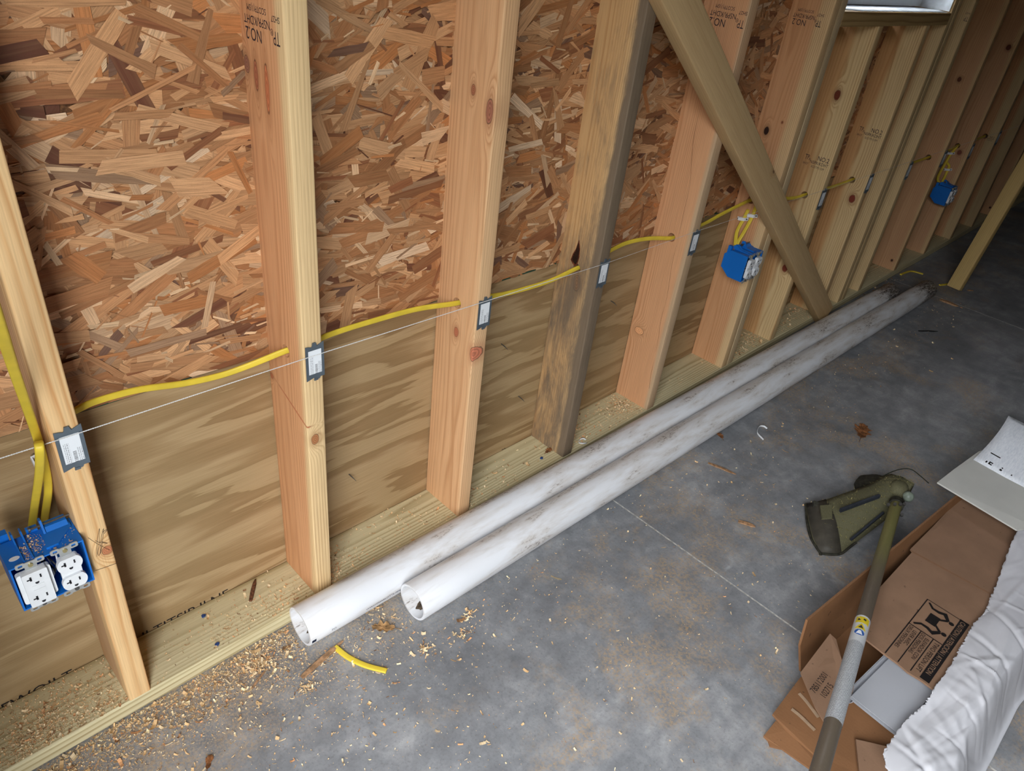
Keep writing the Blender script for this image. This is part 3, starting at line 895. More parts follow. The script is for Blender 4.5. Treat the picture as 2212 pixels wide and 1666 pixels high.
# ------------------------------------------------------------------ outlet boxes
M_BLUE = plain('blue_plastic', (22, 110, 200), .45, var=.06, scale=12)
M_ZINC = plain('zinc', (186, 188, 186), .35, .5, .5, .05)
M_SLOT = plain('outlet_slot', (44, 44, 48), .6)
M_BRASS = plain('brass_screw', (190, 176, 128), .3, .8)
M_DARKIN = plain('box_dark_wires', (30, 30, 34), .8)  # near-black colour for a conductor in each box
def receptacle(root, cx, y, cz, gfci):
    """one receptacle facing -y, centre (cx, cz); parts under its own sub-tree"""
    body = MB()
    if gfci:
        body.prism(rrect(.033, .067, .002), .012, lambda a, b, c: (cx + a, y - c, cz + b))
        r = body.build('receptacle', M_WHITE, root)
        MB().prism([(a * 1.0, b) for a, b in rrect(.044, .060, .004)], .008, lambda a, b, c: (cx + a, y + .004 - c, cz + b)).build('collar', M_WHITE, r)
        cent = ((cz + .020), (cz - .020))
        fy_ = y - .0121
        for dz in (.0045, -.0045):
            MB().prism(rrect(.016, .0075, .0006), .0006, lambda a, b, c: (cx + a, fy_ - c, cz + b + dz)).build('test_button', M_WHITE, r)
    else:
        body.prism(rrect(.028, .062, .004), .006, lambda a, b, c: (cx + a, y - c, cz + b))
        r = body.build('receptacle', M_WHITE, root)
        cent = (cz + .0185, cz - .0185)
        fy_ = y - .0111
        for zc in cent:
            pts = [(math.copysign(min(abs(.0172 * math.cos(t)), .0172), math.cos(t)), max(-.0128, min(.0128, .0172 * math.sin(t)))) for t in [2 * math.pi * i / 28 for i in range(28)]]
            MB().prism(pts, .006, lambda a, b, c: (cx + a, y - .005 - c, zc + b)).build('outlet_face', M_WHITE, r)
    for zc in cent:
        MB().prism(rrect(.0026, .0080, .0003), .0004, lambda a, b, c: (cx - .0065 + a, fy_ - c, zc + .003 + b)).build('slot', M_SLOT, r)
        MB().prism(rrect(.0060, .0022, .0003), .0004, lambda a, b, c: (cx - .0085 + a, fy_ - c, zc + .0025 + b)).build('slot', M_SLOT, r)
        MB().prism(rrect(.0022, .0064, .0003), .0004, lambda a, b, c: (cx + .0065 + a, fy_ - c, zc + .003 + b)).build('slot', M_SLOT, r)
        gp = [(-.0026, 0), (.0026, 0)] + [(.0026 * math.cos(t), -.0012 - .0026 * abs(math.sin(t))) for t in [math.pi * i / 6 for i in range(7)]]
        MB().prism(gp, .0004, lambda a, b, c: (cx + a, fy_ - c, zc - .0062 + b)).build('ground_hole', M_SLOT, r)
    for s in (1, -1):
        MB().prism(rrect(.016, .016, .002), .0014, lambda a, b, c: (cx + a, y - .001 - c, cz + s * .0395 + b)).build('yoke', M_ZINC, r)
        for q in (-.0125, .0125):
            ear = MB()
            ro, ri = rrect(.0125, .0095, .003, 3), rrect(.006, .0042, .0015, 3)
            n = len(ro)
            vs = [(cx + q + a, yy, cz + s * .0445 + b) for yy in (y - .0025, y - .001) for rr in (ro, ri) for a, b in rr]
            fs = []
            for i in range(n):
                j = (i + 1) % n
                fs += [(i, j, n + j, n + i), (2 * n + i, 3 * n + i, 3 * n + j, 2 * n + j), (i, 2 * n + i, 2 * n + j, j), (n + i, n + j, 3 * n + j, 3 * n + i)]
            ear.add(vs, fs)
            ear.build('mounting_ear', M_ZINC, r)
        MB().tube([(cx, y - .001, cz + s * .0415), (cx, y - .0048, cz + s * .0415)], .0032, 12).build('screw', M_NAIL if s < 0 else M_BRASS, r)
    return r

def outlet_box(x1, z0, label, left_gfci, yf=-.150, h=.088, w=.0985, depth=.082):
    e = empty('outlet_box', (0, 0, 0))
    tag(e, label, 'outlet box', 'blue two-gang outlet boxes')
    x0, z1, t = x1 - w, z0 + h, .0025
    yb = yf + depth
    ch = .022
    # side wall outline (y, z): chamfered back corners
    prof = [(yf, z0), (yf, z1), (yb - ch, z1), (yb, z1 - ch * .8), (yb, z0 + ch * 1.2), (yb - ch * 1.5, z0)]
    for xa_ in (x0, x1 - t):
        MB().prism(prof, t, lambda a, b, c: (xa_ + c, a, b)).build('side_wall', M_BLUE, e)
    MB().box(x0 + t, x1 - t, yf, yb - ch, z1 - t, z1).build('top_wall', M_BLUE, e)
    MB().box(x0 + t, x1 - t, yf, yb - ch * 1.5, z0, z0 + t).build('bottom_wall', M_BLUE, e)
    MB().box(x0 + t, x1 - t, yb - t, yb, z0 + ch, z1 - ch * .8).build('back_wall', M_BLUE, e)
    MB().prism([(yb - ch, z1), (yb, z1 - ch * .8), (yb - t, z1 - ch * .8), (yb - ch, z1 - t)], w - 2 * t, lambda a, b, c: (x0 + t + c, a, b)).build('sloped_wall', M_BLUE, e)
    MB().prism([(yb - ch * 1.5, z0), (yb, z0 + ch * 1.2), (yb - t, z0 + ch * 1.2), (yb - ch * 1.5, z0 + t)], w - 2 * t, lambda a, b, c: (x0 + t + c, a, b)).build('sloped_wall', M_BLUE, e)
    # nail bosses and cable guides on top
    nb = e
    MB().prism([(x1 - .046, yf + .010), (x1 - .030, yf + .010), (x1 - .004, yf + .038), (x1 - .004, yf + .060), (x1 - .040, yf + .060)], .004, lambda a, b, c: (a, b, z1 + c)).build('top_rib', M_BLUE, nb)
    MB().prism([(yf + .038, 0), (yf + .062, 0), (yf + .062, .020), (yf + .052, .022)], .003, lambda a, b, c: (x1 - .040 + c, a, z1 + b)).build('nail_bracket', M_BLUE, nb)
    MB().prism([(yf + .038, 0), (yf + .062, 0), (yf + .062, .010), (yf + .048, .010)], .030, lambda a, b, c: (x1 - .036 + c, a, z1 + b)).build('nail_bracket', M_BLUE, nb)
    MB().tube([(x1 - .054, yf + .052, z1 + .013), (x1 + .002, yf + .055, z1 + .011)], .0017, 8).build('box_nail', M_NAIL, e)
    MB().tube([(x1 - .056, yf + .052, z1 + .013), (x1 - .0535, yf + .052, z1 + .013)], .0042, 10).build('box_nail', M_NAIL, e)
    for xx in (x0 + .020, x0 + .032):
        MB().prism([(yf + .004, 0), (yf + .066, 0), (yf + .066, .012), (yf + .055, .014), (yf + .04, .005), (yf + .004, .002)], .0022, lambda a, b, c: (xx + c, a, z1 + b)).build('top_rib', M_BLUE, nb)
    MB().box(x0 + .006, x0 + .018, yf + .066, yf + .078, z1 - .014, z1 + .010).build('cable_clamp', M_BLUE, e)
    MB().box(x0 + .040, x0 + .055, yf + .060, yf + .066, z1 - .002, z1 + .008).build('cable_clamp', M_BLUE, e)
    # conductors inside
    for k in range(5):
        xx = x0 + .044 + k * .003
        MB().tube(spline([(xx, yb - .02, z1 - .02), (xx + .006 * math.sin(k * 2.), yf + .03, z0 + .05 + .004 * k), (xx + .004, yf + .012, z0 + .03 + .006 * k), (xx - .006, yf + .03, z0 + .012)], 5), .0014, 6).build('conductor', (M_SLOT, M_WHITE, M_DARKIN)[k % 3], e)
    cz = z0 + h / 2 - .002
    receptacle(e, x0 + .0265, yf + .0015, cz, left_gfci)
    receptacle(e, x1 - .0265, yf + .0015, cz, False)
    return e
B1 = outlet_box(XS['A'] - .0005, .3855, 'blue double outlet box nearest the viewer, with one square and one rounded receptacle', True)
outlet_box(XS['F'] - .0005, .4145, 'blue double outlet box between cracked stud and diagonal brace', False)
outlet_box(XS['K'] - .0005, .330, 'farthest blue double outlet box, dim beyond the window', False)
M_DUSTY = plain('sawdust_pile', (206, 176, 138), .9, var=.25, scale=500)
lb = MB().prism([(.007 * math.cos(2 * math.pi * i / 16), .0045 * math.sin(2 * math.pi * i / 16)) for i in range(16)], .0003, lambda a, b, c: (XS['A'] - .0865 + a, -.131 + b, .3855 + .088 + c)).build('white_sticker', M_WHITE, B1)

# ------------------------------------------------------------------ nails through the plywood, stencil on its foot
for i, (u, v, lab) in enumerate([(754, 1025, 'bent nail point poking through plywood right of the pipe-end stud'), (1083, 743, 'nail point poking through plywood left of the mould-stained stud'), (1120, 856, 'split nail point low in plywood left of the mould-stained stud'),
                                 (1320, 650, 'nail point poking through plywood right of the mould-stained stud')]):
    p = at(u, v, 1, -.001)
    m = MB().tube([(0, .004, 0), (.002, -.010, -.003), (.006, -.020, -.010)], .0013, 7, scale=[1, 1, .3])
    tag(m.build('nail', M_NAIL, None, p, True), lab, 'nail', 'nails through the plywood')
def stencil(u, v, body, size):
    p = at(u, v, 1, -.0004)
    lettering('stencil_print', body, size, M_BLACKINK, wall, (p.x, -.0005, p.z), (1, 0, 0), (0, 0, 1), squash=1.1)
stencil(838, 1118, 'PRI-22 I-8', .020)
stencil(1082, 978, '30', .016)
p = at(330, 1370, 1, -.0004)
lettering('stencil_print', 'SULTITSIP ILNE', .034, M_BLACKINK, wall, (-.352, -.0005, .021), (1, 0, 0), (0, 0, 1), squash=.95)
lettering('stencil_print', 'IHEWOILT', .034, M_BLACKINK, wall, (-.60, -.0005, .021), (1, 0, 0), (0, 0, 1), squash=.95)
# ------------------------------------------------------------------ grass trimmer
M_OLIVE = plain('grassy_plastic', (96, 93, 68), .8, var=.14, scale=420)
M_OLIVE2 = plain('grassy_plastic_dark', (56, 54, 44), .75, var=.3, scale=90)
def m_shaft():
    g = G('shaft_paint')
    p = g.coord()
    n = g.noise(g.vec('MULTIPLY', p, (40, 40, 6)), 1, 4, .6)
    z = g.sep(p)[2]
    c = g.mix(g.mapr(g.math('MULTIPLY_ADD', n, .25, z), .62, .30), lin((96, 86, 74)), lin((118, 114, 68)))
    c = g.mix(g.mapr(g.noise(p, 300, 3, .7), .6, .75, 0, .5), c, lin((150, 140, 100)))
    return g.out(c, .45, 0, .4)
M_SHAFT = m_shaft()
trim_e = tag(empty('grass_trimmer', (1.30, -.83, 0)), 'grass-caked string trimmer lying with its shaft across the open carton', 'trimmer')
TO = Vector((1.30, -.83, 0))
def tl(p):
    return Vector(p) - TO
s0 = at(1938, 1083, 2, .105)
s1 = at(1770, 1666, 2, .245)
sd = (s1 - s0).normalized()
SR = .0148
sh_len = (s1 - s0).length + .62
rotm = sd.to_track_quat('Z', 'Y').to_matrix().to_4x4()
shm = MB().tube([(0, 0, 0), (0, 0, .02), (0, 0, sh_len * .5), (0, 0, sh_len)], SR, 24)
sh = shm.build('shaft', M_SHAFT, trim_e, None, True)
sh.matrix_basis = Matrix.Translation(tl(s0)) @ rotm
# power head beyond the frame: grip sleeve, trigger, housing, tank
MB().tube([(0, 0, sh_len - .34), (0, 0, sh_len - .33), (0, 0, sh_len - .20), (0, 0, sh_len - .19)], SR + .006, 20, scale=[.8, 1, 1, .8]).build('grip', M_OLIVE2, sh, None, True)
MB().prism([(0, 0), (.05, .012), (.045, .022), (.0, .012)], .010, lambda a, b, c: (-.005 + c, SR + b, sh_len - .32 + a)).build('trigger', M_OLIVE2, sh)
e1 = tl(s0 + sd * sh_len)
ph = MB()
nr = 20
vs = []
for k, (rx_, ry_, zz) in enumerate(((.03, .03, 0), (.07, .07, .015), (.092, .088, .06), (.095, .09, .13), (.085, .08, .19), (.05, .05, .215))):
    vs += [(rx_ * math.cos(2 * math.pi * i / nr), ry_ * math.sin(2 * math.pi * i / nr), zz) for i in range(nr)]
ph.add(vs, [(a * nr + i, a * nr + (i + 1) % nr, (a + 1) * nr + (i + 1) % nr, (a + 1) * nr + i) for a in range(5) for i in range(nr)] + [tuple(range(nr))[::-1], tuple(range(5 * nr, 6 * nr))])
hsg = ph.build('engine_housing', M_OLIVE, sh, (0, 0, sh_len - .01), True)
MB().box(e1.x - .20, e1.x - .03, e1.y - .07, e1.y + .07, -TO.z + .002, e1.z - .02).build('fuel_tank', M_OLIVE2, trim_e)
# decal sleeve on the shaft
def along(u, v):
    """distance along the shaft of the point seen at pixel (u, v)"""
    d = (_M @ Vector(((u - 1106) / CAM_F, -(v - 833) / CAM_F, -1))).normalized()
    w0 = s0 - _C
    a, b, c_, e_, f_ = sd.dot(sd), sd.dot(d), d.dot(d), sd.dot(w0), d.dot(w0)
    return (b * f_ - c_ * e_) / (a * c_ - b * b)
za, zb = along(1862, 1342), along(1795, 1563)
zc = along(1850, 1392)
def m_decal():
    g = G('decal_print')
    p = g.coord()
    x, y, z = g.sep(p)
    ang = g.math('ARCTAN2', y, x)
    col = g.math('MULTIPLY', ang, 9.)
    row = g.math('MULTIPLY', z, 330.)
    col = g.math('MULTIPLY', ang, SR / .0017)
    dash = g.noise(g.comb(g.math('FLOOR', col), 0., g.math('MULTIPLY', z, 520.)), 1, 2, .6)
    gap = g.mapr(g.noise(g.comb(0., 0., g.math('MULTIPLY', z, 26.)), 1, 1), .36, .40)
    f = g.math('MULTIPLY', g.math('MULTIPLY', g.mapr(g.math('FRACT', col), .42, .52), g.mapr(dash, .42, .46)), gap)
    f = g.math('MULTIPLY', f, g.mapr(z, zc + .006, zc + .01))
    return g.out(g.mix(f, lin((198, 200, 202)), lin((104, 108, 114))), .4, 0, .4)
M_DECAL = m_decal()
dec = MB().sweep([(0, 0, za), (0, 0, zb)], ring(SR + .0004, 24), caps=False).build('decal', M_DECAL, sh, None, True)
# yellow panel, warning triangle and blue disc, wrapped on the camera side
cdir = rotm.to_3x3().inverted() @ (_C - (s0 + sd * za)).normalized()
a_cam = math.atan2(cdir.y, cdir.x)
def wrap(u, v, lift=.0007):
    a = a_cam + u / SR
    return Vector(((SR + lift) * math.cos(a), (SR + lift) * math.sin(a), v))
M_YELLOW = plain('decal_yellow', (214, 190, 40), .45, var=.03)
M_DBLUE = plain('decal_blue', (40, 92, 170), .45, var=.03)
def patch(name, poly, mat, lift, par):
    n = len(poly)
    cx_, cy_ = sum(q[0] for q in poly) / n, sum(q[1] for q in poly) / n
    fine = []
    for i in range(n):
        (a, b), (c, d) = poly[i], poly[(i + 1) % n]
        fine += [(a + (c - a) * k / 4, b + (d - b) * k / 4) for k in range(4)]
    m = MB()
    vs = [wrap(cx_, cy_, lift)] + [wrap(cx_ + (a - cx_) * r_, cy_ + (b - cy_) * r_, lift) for r_ in (.33, .66, 1.) for a, b in fine]
    k = len(fine)
    fs = [(0, 1 + i, 1 + (i + 1) % k) for i in range(k)]
    for r_ in range(2):
        fs += [(1 + r_ * k + i, 1 + r_ * k + (i + 1) % k, 1 + (r_ + 1) * k + (i + 1) % k, 1 + (r_ + 1) * k + i) for i in range(k)]
    m.add(vs, fs)
    return m.build(name, mat, par)
patch('decal_panel', [(-.013, za + .006), (.013, za + .006), (.013, za + .028), (-.013, za + .028)], M_YELLOW, .0008, sh)
patch('decal_symbol', [(-.006, za + .012), (-.001, za + .012), (-.001, za + .018), (-.006, za + .018)], M_SLOT, .0011, sh)
patch('decal_symbol', [(.003, za + .020), (.009, za + .022), (.008, za + .013)], M_SLOT, .0011, sh)
patch('decal_panel', [(-.011, za + .050), (.011, za + .050), (0, za + .030)], M_YELLOW, .0008, sh)
patch('decal_symbol', [(-.005, za + .047), (.005, za + .047), (0, za + .037)], M_SLOT, .0011, sh)
patch('decal_disc', [(.0095 * math.cos(t), za + .062 + .0095 * math.sin(t)) for t in [2 * math.pi * i / 12 for i in range(12)]], M_DBLUE, .0008, sh)
patch('decal_symbol', [(-.006, za + .068), (.006, za + .068), (.002, za + .056), (-.002, za + .056)], M_WHITE, .0011, sh)

# guard: a curved deflector; outline measured on the floor and at the hub
GP = [((1740, 1090), .012), ((1743, 1130), .010), ((1752, 1165), .008), ((1772, 1197), .006), ((1812, 1201), .010), ((1850, 1172), .030), ((1885, 1145), .048), ((1915, 1122), .062)]
GT = [((1742, 1086), .030), ((1768, 1086), .052), ((1800, 1074), .066), ((1850, 1056), .080), ((1885, 1044), .092), ((1905, 1029), .10), ((1930, 1022), .105), ((1955, 1034), .105), ((1966, 1060), .10)]
low = [tl(at(u, v, 2, z)) for (u, v), z in GP]
top = [tl(at(u, v, 2, z)) for (u, v), z in GT]
# two rails resampled: far rail (top edge) and near rail (lower edge)
def resample(P, n):
    P = [Vector(q) for q in P]
    L = [0]
    for i in range(1, len(P)):
        L.append(L[-1] + (P[i] - P[i - 1]).length)
    o = []
    for k in range(n):
        s = L[-1] * k / (n - 1)
        i = max(j for j in range(len(L)) if L[j] <= s + 1e-9)
        i = min(i, len(P) - 2)
        o.append(P[i].lerp(P[i + 1], (s - L[i]) / max(1e-9, L[i + 1] - L[i])))
    return o
far_rail = resample(top, 14)
left_edge = [tl(at(u, v, 2, z)) for (u, v), z in (((1740, 1090), .012), ((1743, 1130), .010), ((1752, 1165), .008), ((1772, 1197), .006))]
near_rail = resample([tl(at(u, v, 2, z)) for (u, v), z in (((1772, 1197), .006), ((1812, 1201), .010), ((1850, 1172), .030), ((1885, 1145), .048), ((1915, 1122), .062), ((1945, 1098), .080), ((1966, 1066), .095))], 14)
mb = MB()
vs, fs = [], []
for i in range(14):
    for j in range(9):
        t = j / 8
        q = far_rail[i].lerp(near_rail[i], t)
        if i == 0:
            q = resample(left_edge, 9)[j]
        q = q + Vector((0, 0, .030 * math.sin(math.pi * t) * (.35 + .65 * min(1, i / 5))))
        vs.append(q)
for i in range(13):
    for j in range(8):
        fs.append((i * 9 + j, i * 9 + j + 1, (i + 1) * 9 + j + 1, (i + 1) * 9 + j))
mb.add(vs, fs)
guard = mb.build('guard', M_OLIVE, trim_e, None, True)
guard.modifiers.new('thickness', 'SOLIDIFY').thickness = .004
sk = MB()
sk.add([Vector(vs[k]) + Vector((0, 0, .0035)) for k in range(27)], [(i * 9 + j, i * 9 + j + 1, (i + 1) * 9 + j + 1, (i + 1) * 9 + j) for i in range(2) for j in range(8)])
M_SKIRT = plain('guard_skirt', (66, 62, 54), .6, var=.12, scale=60)
so_ = sk.build('skirt', M_SKIRT, guard, None, True)
so_.modifiers.new('thickness', 'SOLIDIFY').thickness = .002
# rim, ribs and cutter on the guard
MB().tube(spline([q + Vector((0, 0, .002)) for q in left_edge + near_rail[:5]], 4), .0035, 8).build('guard_rim', M_OLIVE2, guard, None, True)
def gpt(u, v, z):
    return tl(at(u, v, 2, z))
M_DUSTBLUE = plain('dark_rib', (44, 48, 56), .6, var=.15)
MB().sweep([gpt(1815, 1103, .088), gpt(1850, 1090, .098), gpt(1899, 1072, .108)], rrect(.012, .007, .001), up=(0, 0, 1)).build('rib', M_DUSTBLUE, guard)
MB().sweep([gpt(1838, 1166, .046), gpt(1870, 1140, .064), gpt(1908, 1108, .082)], rrect(.008, .006, .001)).build('rib', M_DUSTBLUE, guard)
MB().slab([gpt(1772, 1092, .066), gpt(1797, 1090, .070), gpt(1798, 1118, .064), gpt(1776, 1120, .060)], .006).build('skid_block', M_OLIVE, guard)
MB().slab([gpt(1758, 1081, .052), gpt(1771, 1086, .056), gpt(1769, 1093, .050), gpt(1758, 1091, .046)], .010).build('line_cutter', M_OLIVE2, guard)
# gear head, spool, knob, bolts, line
hc = gpt(1938, 1062, .10)
hm = MB()
prof = [(.0, .030), (.014, .031), (.024, .024), (.030, .012), (.031, -.004), (.027, -.020), (.018, -.03)]
nr = 20
vs = [(r * math.cos(2 * math.pi * i / nr), r * math.sin(2 * math.pi * i / nr) * .85, z) for r, z in prof[1:] for i in range(nr)]
k = len(prof) - 1
hm.add(vs, [(a * nr + i, a * nr + (i + 1) % nr, (a + 1) * nr + (i + 1) % nr, (a + 1) * nr + i) for a in range(k - 1) for i in range(nr)] + [tuple(range(nr)), tuple(range((k - 1) * nr, k * nr))])
hm.build('gear_head', M_OLIVE, trim_e, hc, True)
M_KNOB = plain('pale_cap', (120, 130, 118), .4, var=.15, scale=60)
km = MB()
vs = [(.015 * math.cos(a) * math.cos(b), .015 * math.sin(a) * math.cos(b), .015 * math.sin(b)) for b in [math.radians(x) for x in (-80, -50, -20, 10, 40, 65, 85)] for a in [2 * math.pi * i / 16 for i in range(16)]]
km.add(vs, [(a * 16 + i, a * 16 + (i + 1) % 16, (a + 1) * 16 + (i + 1) % 16, (a + 1) * 16 + i) for a in range(6) for i in range(16)] + [tuple(range(16)), tuple(range(96, 112))])
km.build('cap', M_KNOB, trim_e, gpt(1962, 1073, .115), True)
for (u, v, z) in ((1918, 1092, .128), (1932, 1091, .130), (1944, 1091, .130), (1952, 1091, .128), (1947, 1114, .118)):
    q = gpt(u, v, z)
    MB().tube([q, q + Vector((-.004, -.001, .007))], .0042, 8).build('bolt', M_NAIL, trim_e)
MB().sweep([s0 - TO + sd * .008, s0 - TO + sd * .030], ring(SR + .0045, 20)).build('clamp_collar', M_OLIVE2, trim_e, None, True)
# spool head: disc on its side behind the guard
sc_ = gpt(1890, 1050, .040)
ax = Vector((.05, .35, .93)).normalized()
sm = MB()
prof = [(.018, -.024), (.040, -.020), (.052, -.009), (.055, .004), (.050, .015), (.034, .021), (.010, .024)]
rm = ax.to_track_quat('Z', 'Y').to_matrix()
nr = 28
vs = [sc_ + rm @ Vector((r * (1 + .04 * math.cos(7 * t)) * math.cos(t), r * (1 + .04 * math.cos(7 * t)) * math.sin(t), z)) for r, z in prof for t in [2 * math.pi * i / nr for i in range(nr)]]
k = len(prof)
sm.add(vs, [(a * nr + i, a * nr + (i + 1) % nr, (a + 1) * nr + (i + 1) % nr, (a + 1) * nr + i) for a in range(k - 1) for i in range(nr)] + [tuple(range(nr)), tuple(range((k - 1) * nr, k * nr))])
sm.build('spool_head', M_OLIVE2, trim_e, None, True)
M_LINE = plain('trimmer_line', (46, 54, 40), .5)
MB().tube(spline([gpt(1905, 1030, .06), gpt(1928, 1019, .075), gpt(1950, 1013, .07), gpt(1970, 1015, .06), gpt(1990, 1030, .035), gpt(2006, 1044, .004)], 6), .0013, 6).build('cutting_line', M_LINE, trim_e, None, True)
# dried clippings stuck to it
M_CLIP = plain('dry_clippings', (176, 166, 110), .9, var=.35, scale=400)
cl = MB()
for i in range(420):
    a, b = random.uniform(.12, .98), random.random() ** .8
    ii = int(a * 12.99); jj = int(b * 7.99)
    q = Vector(guard.data.vertices[ii * 9 + jj].co).lerp(Vector(guard.data.vertices[(ii + 1) * 9 + jj + 1].co), random.random())
    q.z += .0035
    t = random.uniform(0, 3.14); L = random.uniform(.002, .010)
    dv = Vector((math.cos(t), math.sin(t), random.uniform(-.1, .4))) * L
    w = Vector((-math.sin(t), math.cos(t), 0)) * random.uniform(.0003, .0007)
    cl.add([q - w, q + w, q + dv + w, q + dv - w], [(0, 1, 2, 3)])
co = cl.build('clippings', M_CLIP, guard)
co['kind'] = 'stuff'

# ------------------------------------------------------------------ siding carton and its contents
def m_card(name, rgb, flute=False, axis=0):
    g = G(name)
    p = g.coord()
    n = g.noise(p, 9, 4, .6)
    f = g.noise(p, 260, 3, .6)
    c = g.mix(g.mapr(n, .3, .7), tuple(x * .82 for x in lin(rgb)[:3]) + (1,), lin(rgb))
    c = g.mix(g.mapr(f, .6, .8, 0, .25), c, lin((88, 62, 44)))
    c = g.mix(g.math('MULTIPLY', g.mapr(g.noise(p, 60, 2, .5, 0, 5), .70, .74), .6), c, lin((60, 44, 34)))
    w = g.math('SINE', g.math('MULTIPLY', g.sep(p)[axis], 900.))
    return g.out(c, .8, 0, .15, g.math('ADD', f, g.math('MULTIPLY', w, 0.06 if flute else .02)), .25, .0008)
M_CARD = m_card('cardboard', (140, 110, 88))
M_CARDIN = m_card('cardboard_inside', (132, 94, 64), True)
M_PRINT = plain('carton_print', (24, 20, 20), .7, var=.05)
M_CARDTXT = plain('carton_bare_text', (144, 114, 90), .8, var=.05)
CO = Vector((.72, -.93, 0))
carton = tag(empty('siding_carton', CO), 'torn open brown cardboard carton holding siding panels under the trimmer shaft', 'carton')
def cp(u, v, z):
    return at(u, v, 2, z) - CO
# floor panel and long walls
MB().slab([Vector((.03, -.015, .006)), Vector((.03, -.27, .006)), Vector((1.25, -.39, .006)), Vector((1.25, -.12, .006))], .005).build('bottom_panel', M_CARDIN, carton)
wt0, wt1 = cp(1745, 1341, .140), cp(2078, 1064, .145)
wb0, wb1 = cp(1730, 1452, .002), None
wdir = (wt1 - wt0); wdir.z = 0
wt1 = wt1 + wdir * .35
wb1 = wb0 + wdir * 1.35
def panel3(name, pts, th_vec, mat, parent):
    n = len(pts)
    vs = [Vector(q) for q in pts] + [Vector(q) + Vector(th_vec) for q in pts]
    m = MB(); m.add(vs, [tuple(range(n)), tuple(range(n, 2 * n))[::-1]] + [(i, (i + 1) % n, n + (i + 1) % n, n + i) for i in range(n)])
    return m.build(name, mat, parent)
nose = wt0.lerp(wb0, .45) + Vector((-.012, .004, 0))
panel3('side_wall', [wb0, wb1, wt1, wt0, nose], Vector((0, .005, 0)), M_CARDIN, carton)
sw = Vector((.01, -.255, 0))
panel3('side_wall', [wb0 + sw, wb1 + sw, wb1 + sw + Vector((0, 0, .07)), wb0 + sw + Vector((.02, 0, .07))], Vector((0, -.005, 0)), M_CARDIN, carton)
# corrugation line along the top of the side wall
zig = MB()
n = 150
vs, fs = [], []
for i in range(n + 1):
    q = wt0.lerp(wt1, i / n) + Vector((0, .0025 + (.0016 if i % 2 else -.0016), .0006))
    vs += [q + Vector((0, .0004, 0)), q - Vector((0, .0004, 0))]
for i in range(n):
    fs.append((2 * i, 2 * i + 1, 2 * i + 3, 2 * i + 2))
zig.add(vs, fs)
zig.build('corrugation', M_CARD, carton)
# main top flap, folded down inside, with the printed lifting notice
ZF = .118
mf = [cp(1868, 1379, ZF), cp(1890, 1300, ZF), cp(1897, 1273, ZF), cp(1971, 1192, ZF), cp(1967, 1186, ZF), cp(2014, 1139, ZF), cp(2062, 1088, ZF), cp(2110, 1040, ZF),
      cp(2250, 1110, ZF), cp(2200, 1230, ZF), cp(2150, 1330, ZF), cp(2092, 1395, ZF), cp(2016, 1489, ZF), cp(1992, 1471, ZF), cp(1961, 1452, ZF), cp(1939, 1433, ZF), cp(1910, 1412, ZF)]
flap = MB().slab(mf, .0045).build('top_flap', M_CARD, carton)
M_CREASE = plain('card_crease', (132, 98, 72), .85)
MB().slab([cp(1967, 1192, ZF + .0004), cp(2140, 1285, ZF + .0004), cp(2141, 1282, ZF + .0004), cp(1969, 1189, ZF + .0004)], .0002).build('crease', M_CREASE, flap)
# the notice: local frame from its measured corners
n_tl, n_bl, n_tr = cp(2003, 1294, ZF + .001), cp(1911, 1410, ZF + .001), cp(2095, 1345, ZF + .001)
ex = (n_tl - n_bl)          # long side (0.24 m), points to the far end
ey = Vector((0, 0, 1)).cross(ex).normalized()   # across, towards the wall
ex_n = ex.normalized()
Ln, Wn = ex.length, abs((n_tr - n_tl).dot(ey)) + .0
org = n_bl.copy(); org.z = ZF + .0012
def npnt(a, b, dz=0.):
    """a: along from the near edge, b: across from the wall-side border"""
    return org + ex_n * a - ey * b + Vector((0, 0, dz))
def nbar(a0, a1, b0, b1, mat=None, dz=0., name='notice_line'):
    vs = [npnt(a0, b0, dz), npnt(a1, b0, dz), npnt(a1, b1, dz), npnt(a0, b1, dz)]
    return MB().slab(vs, .0003).build(name, mat or M_PRINT, flap)
Lb, Wb = Ln, Wn
nbar(0, Lb, 0, .0022); nbar(Lb - .0014, Lb, 0, Wb); nbar(.0, Lb + .002, Wb - .0175, Wb + .002, name='notice_band')
pic = .126
nbar(pic - .0010, pic + .0010, 0, Wb - .018)
nbar(0, pic, .0275, .0295); nbar(0, pic, .0540, .0560)
txt_r, txt_u = -ex_n, -ey      # reads from the far end towards the near end, tops away from the wall
def ntext(body, size, a, b, sq=.9, mat=None, dz=.0004):
    lettering('notice_text', body, size, mat or M_PRINT, flap, npnt(a, b, dz), txt_r, txt_u, squash=sq)
ntext('DEUX PERSONNES', .0120, pic - .004, .0050, .86)
ntext('LEVER AVEC', .0120, pic - .012, .0160, .86)
ntext('DOS PERSONAS', .0120, pic - .004, .0315, .90)
ntext('ELEVADOR CON', .0120, pic - .012, .0425, .90)
ntext('TWO PERSON LIFT', .0145, pic - .006, .0605, .88)
ntext('CAUTION | ATENCI\u00d3N | ATTENTION', .0150, Lb - .004, Wb - .0140, .83, M_CARDTXT, .0008)
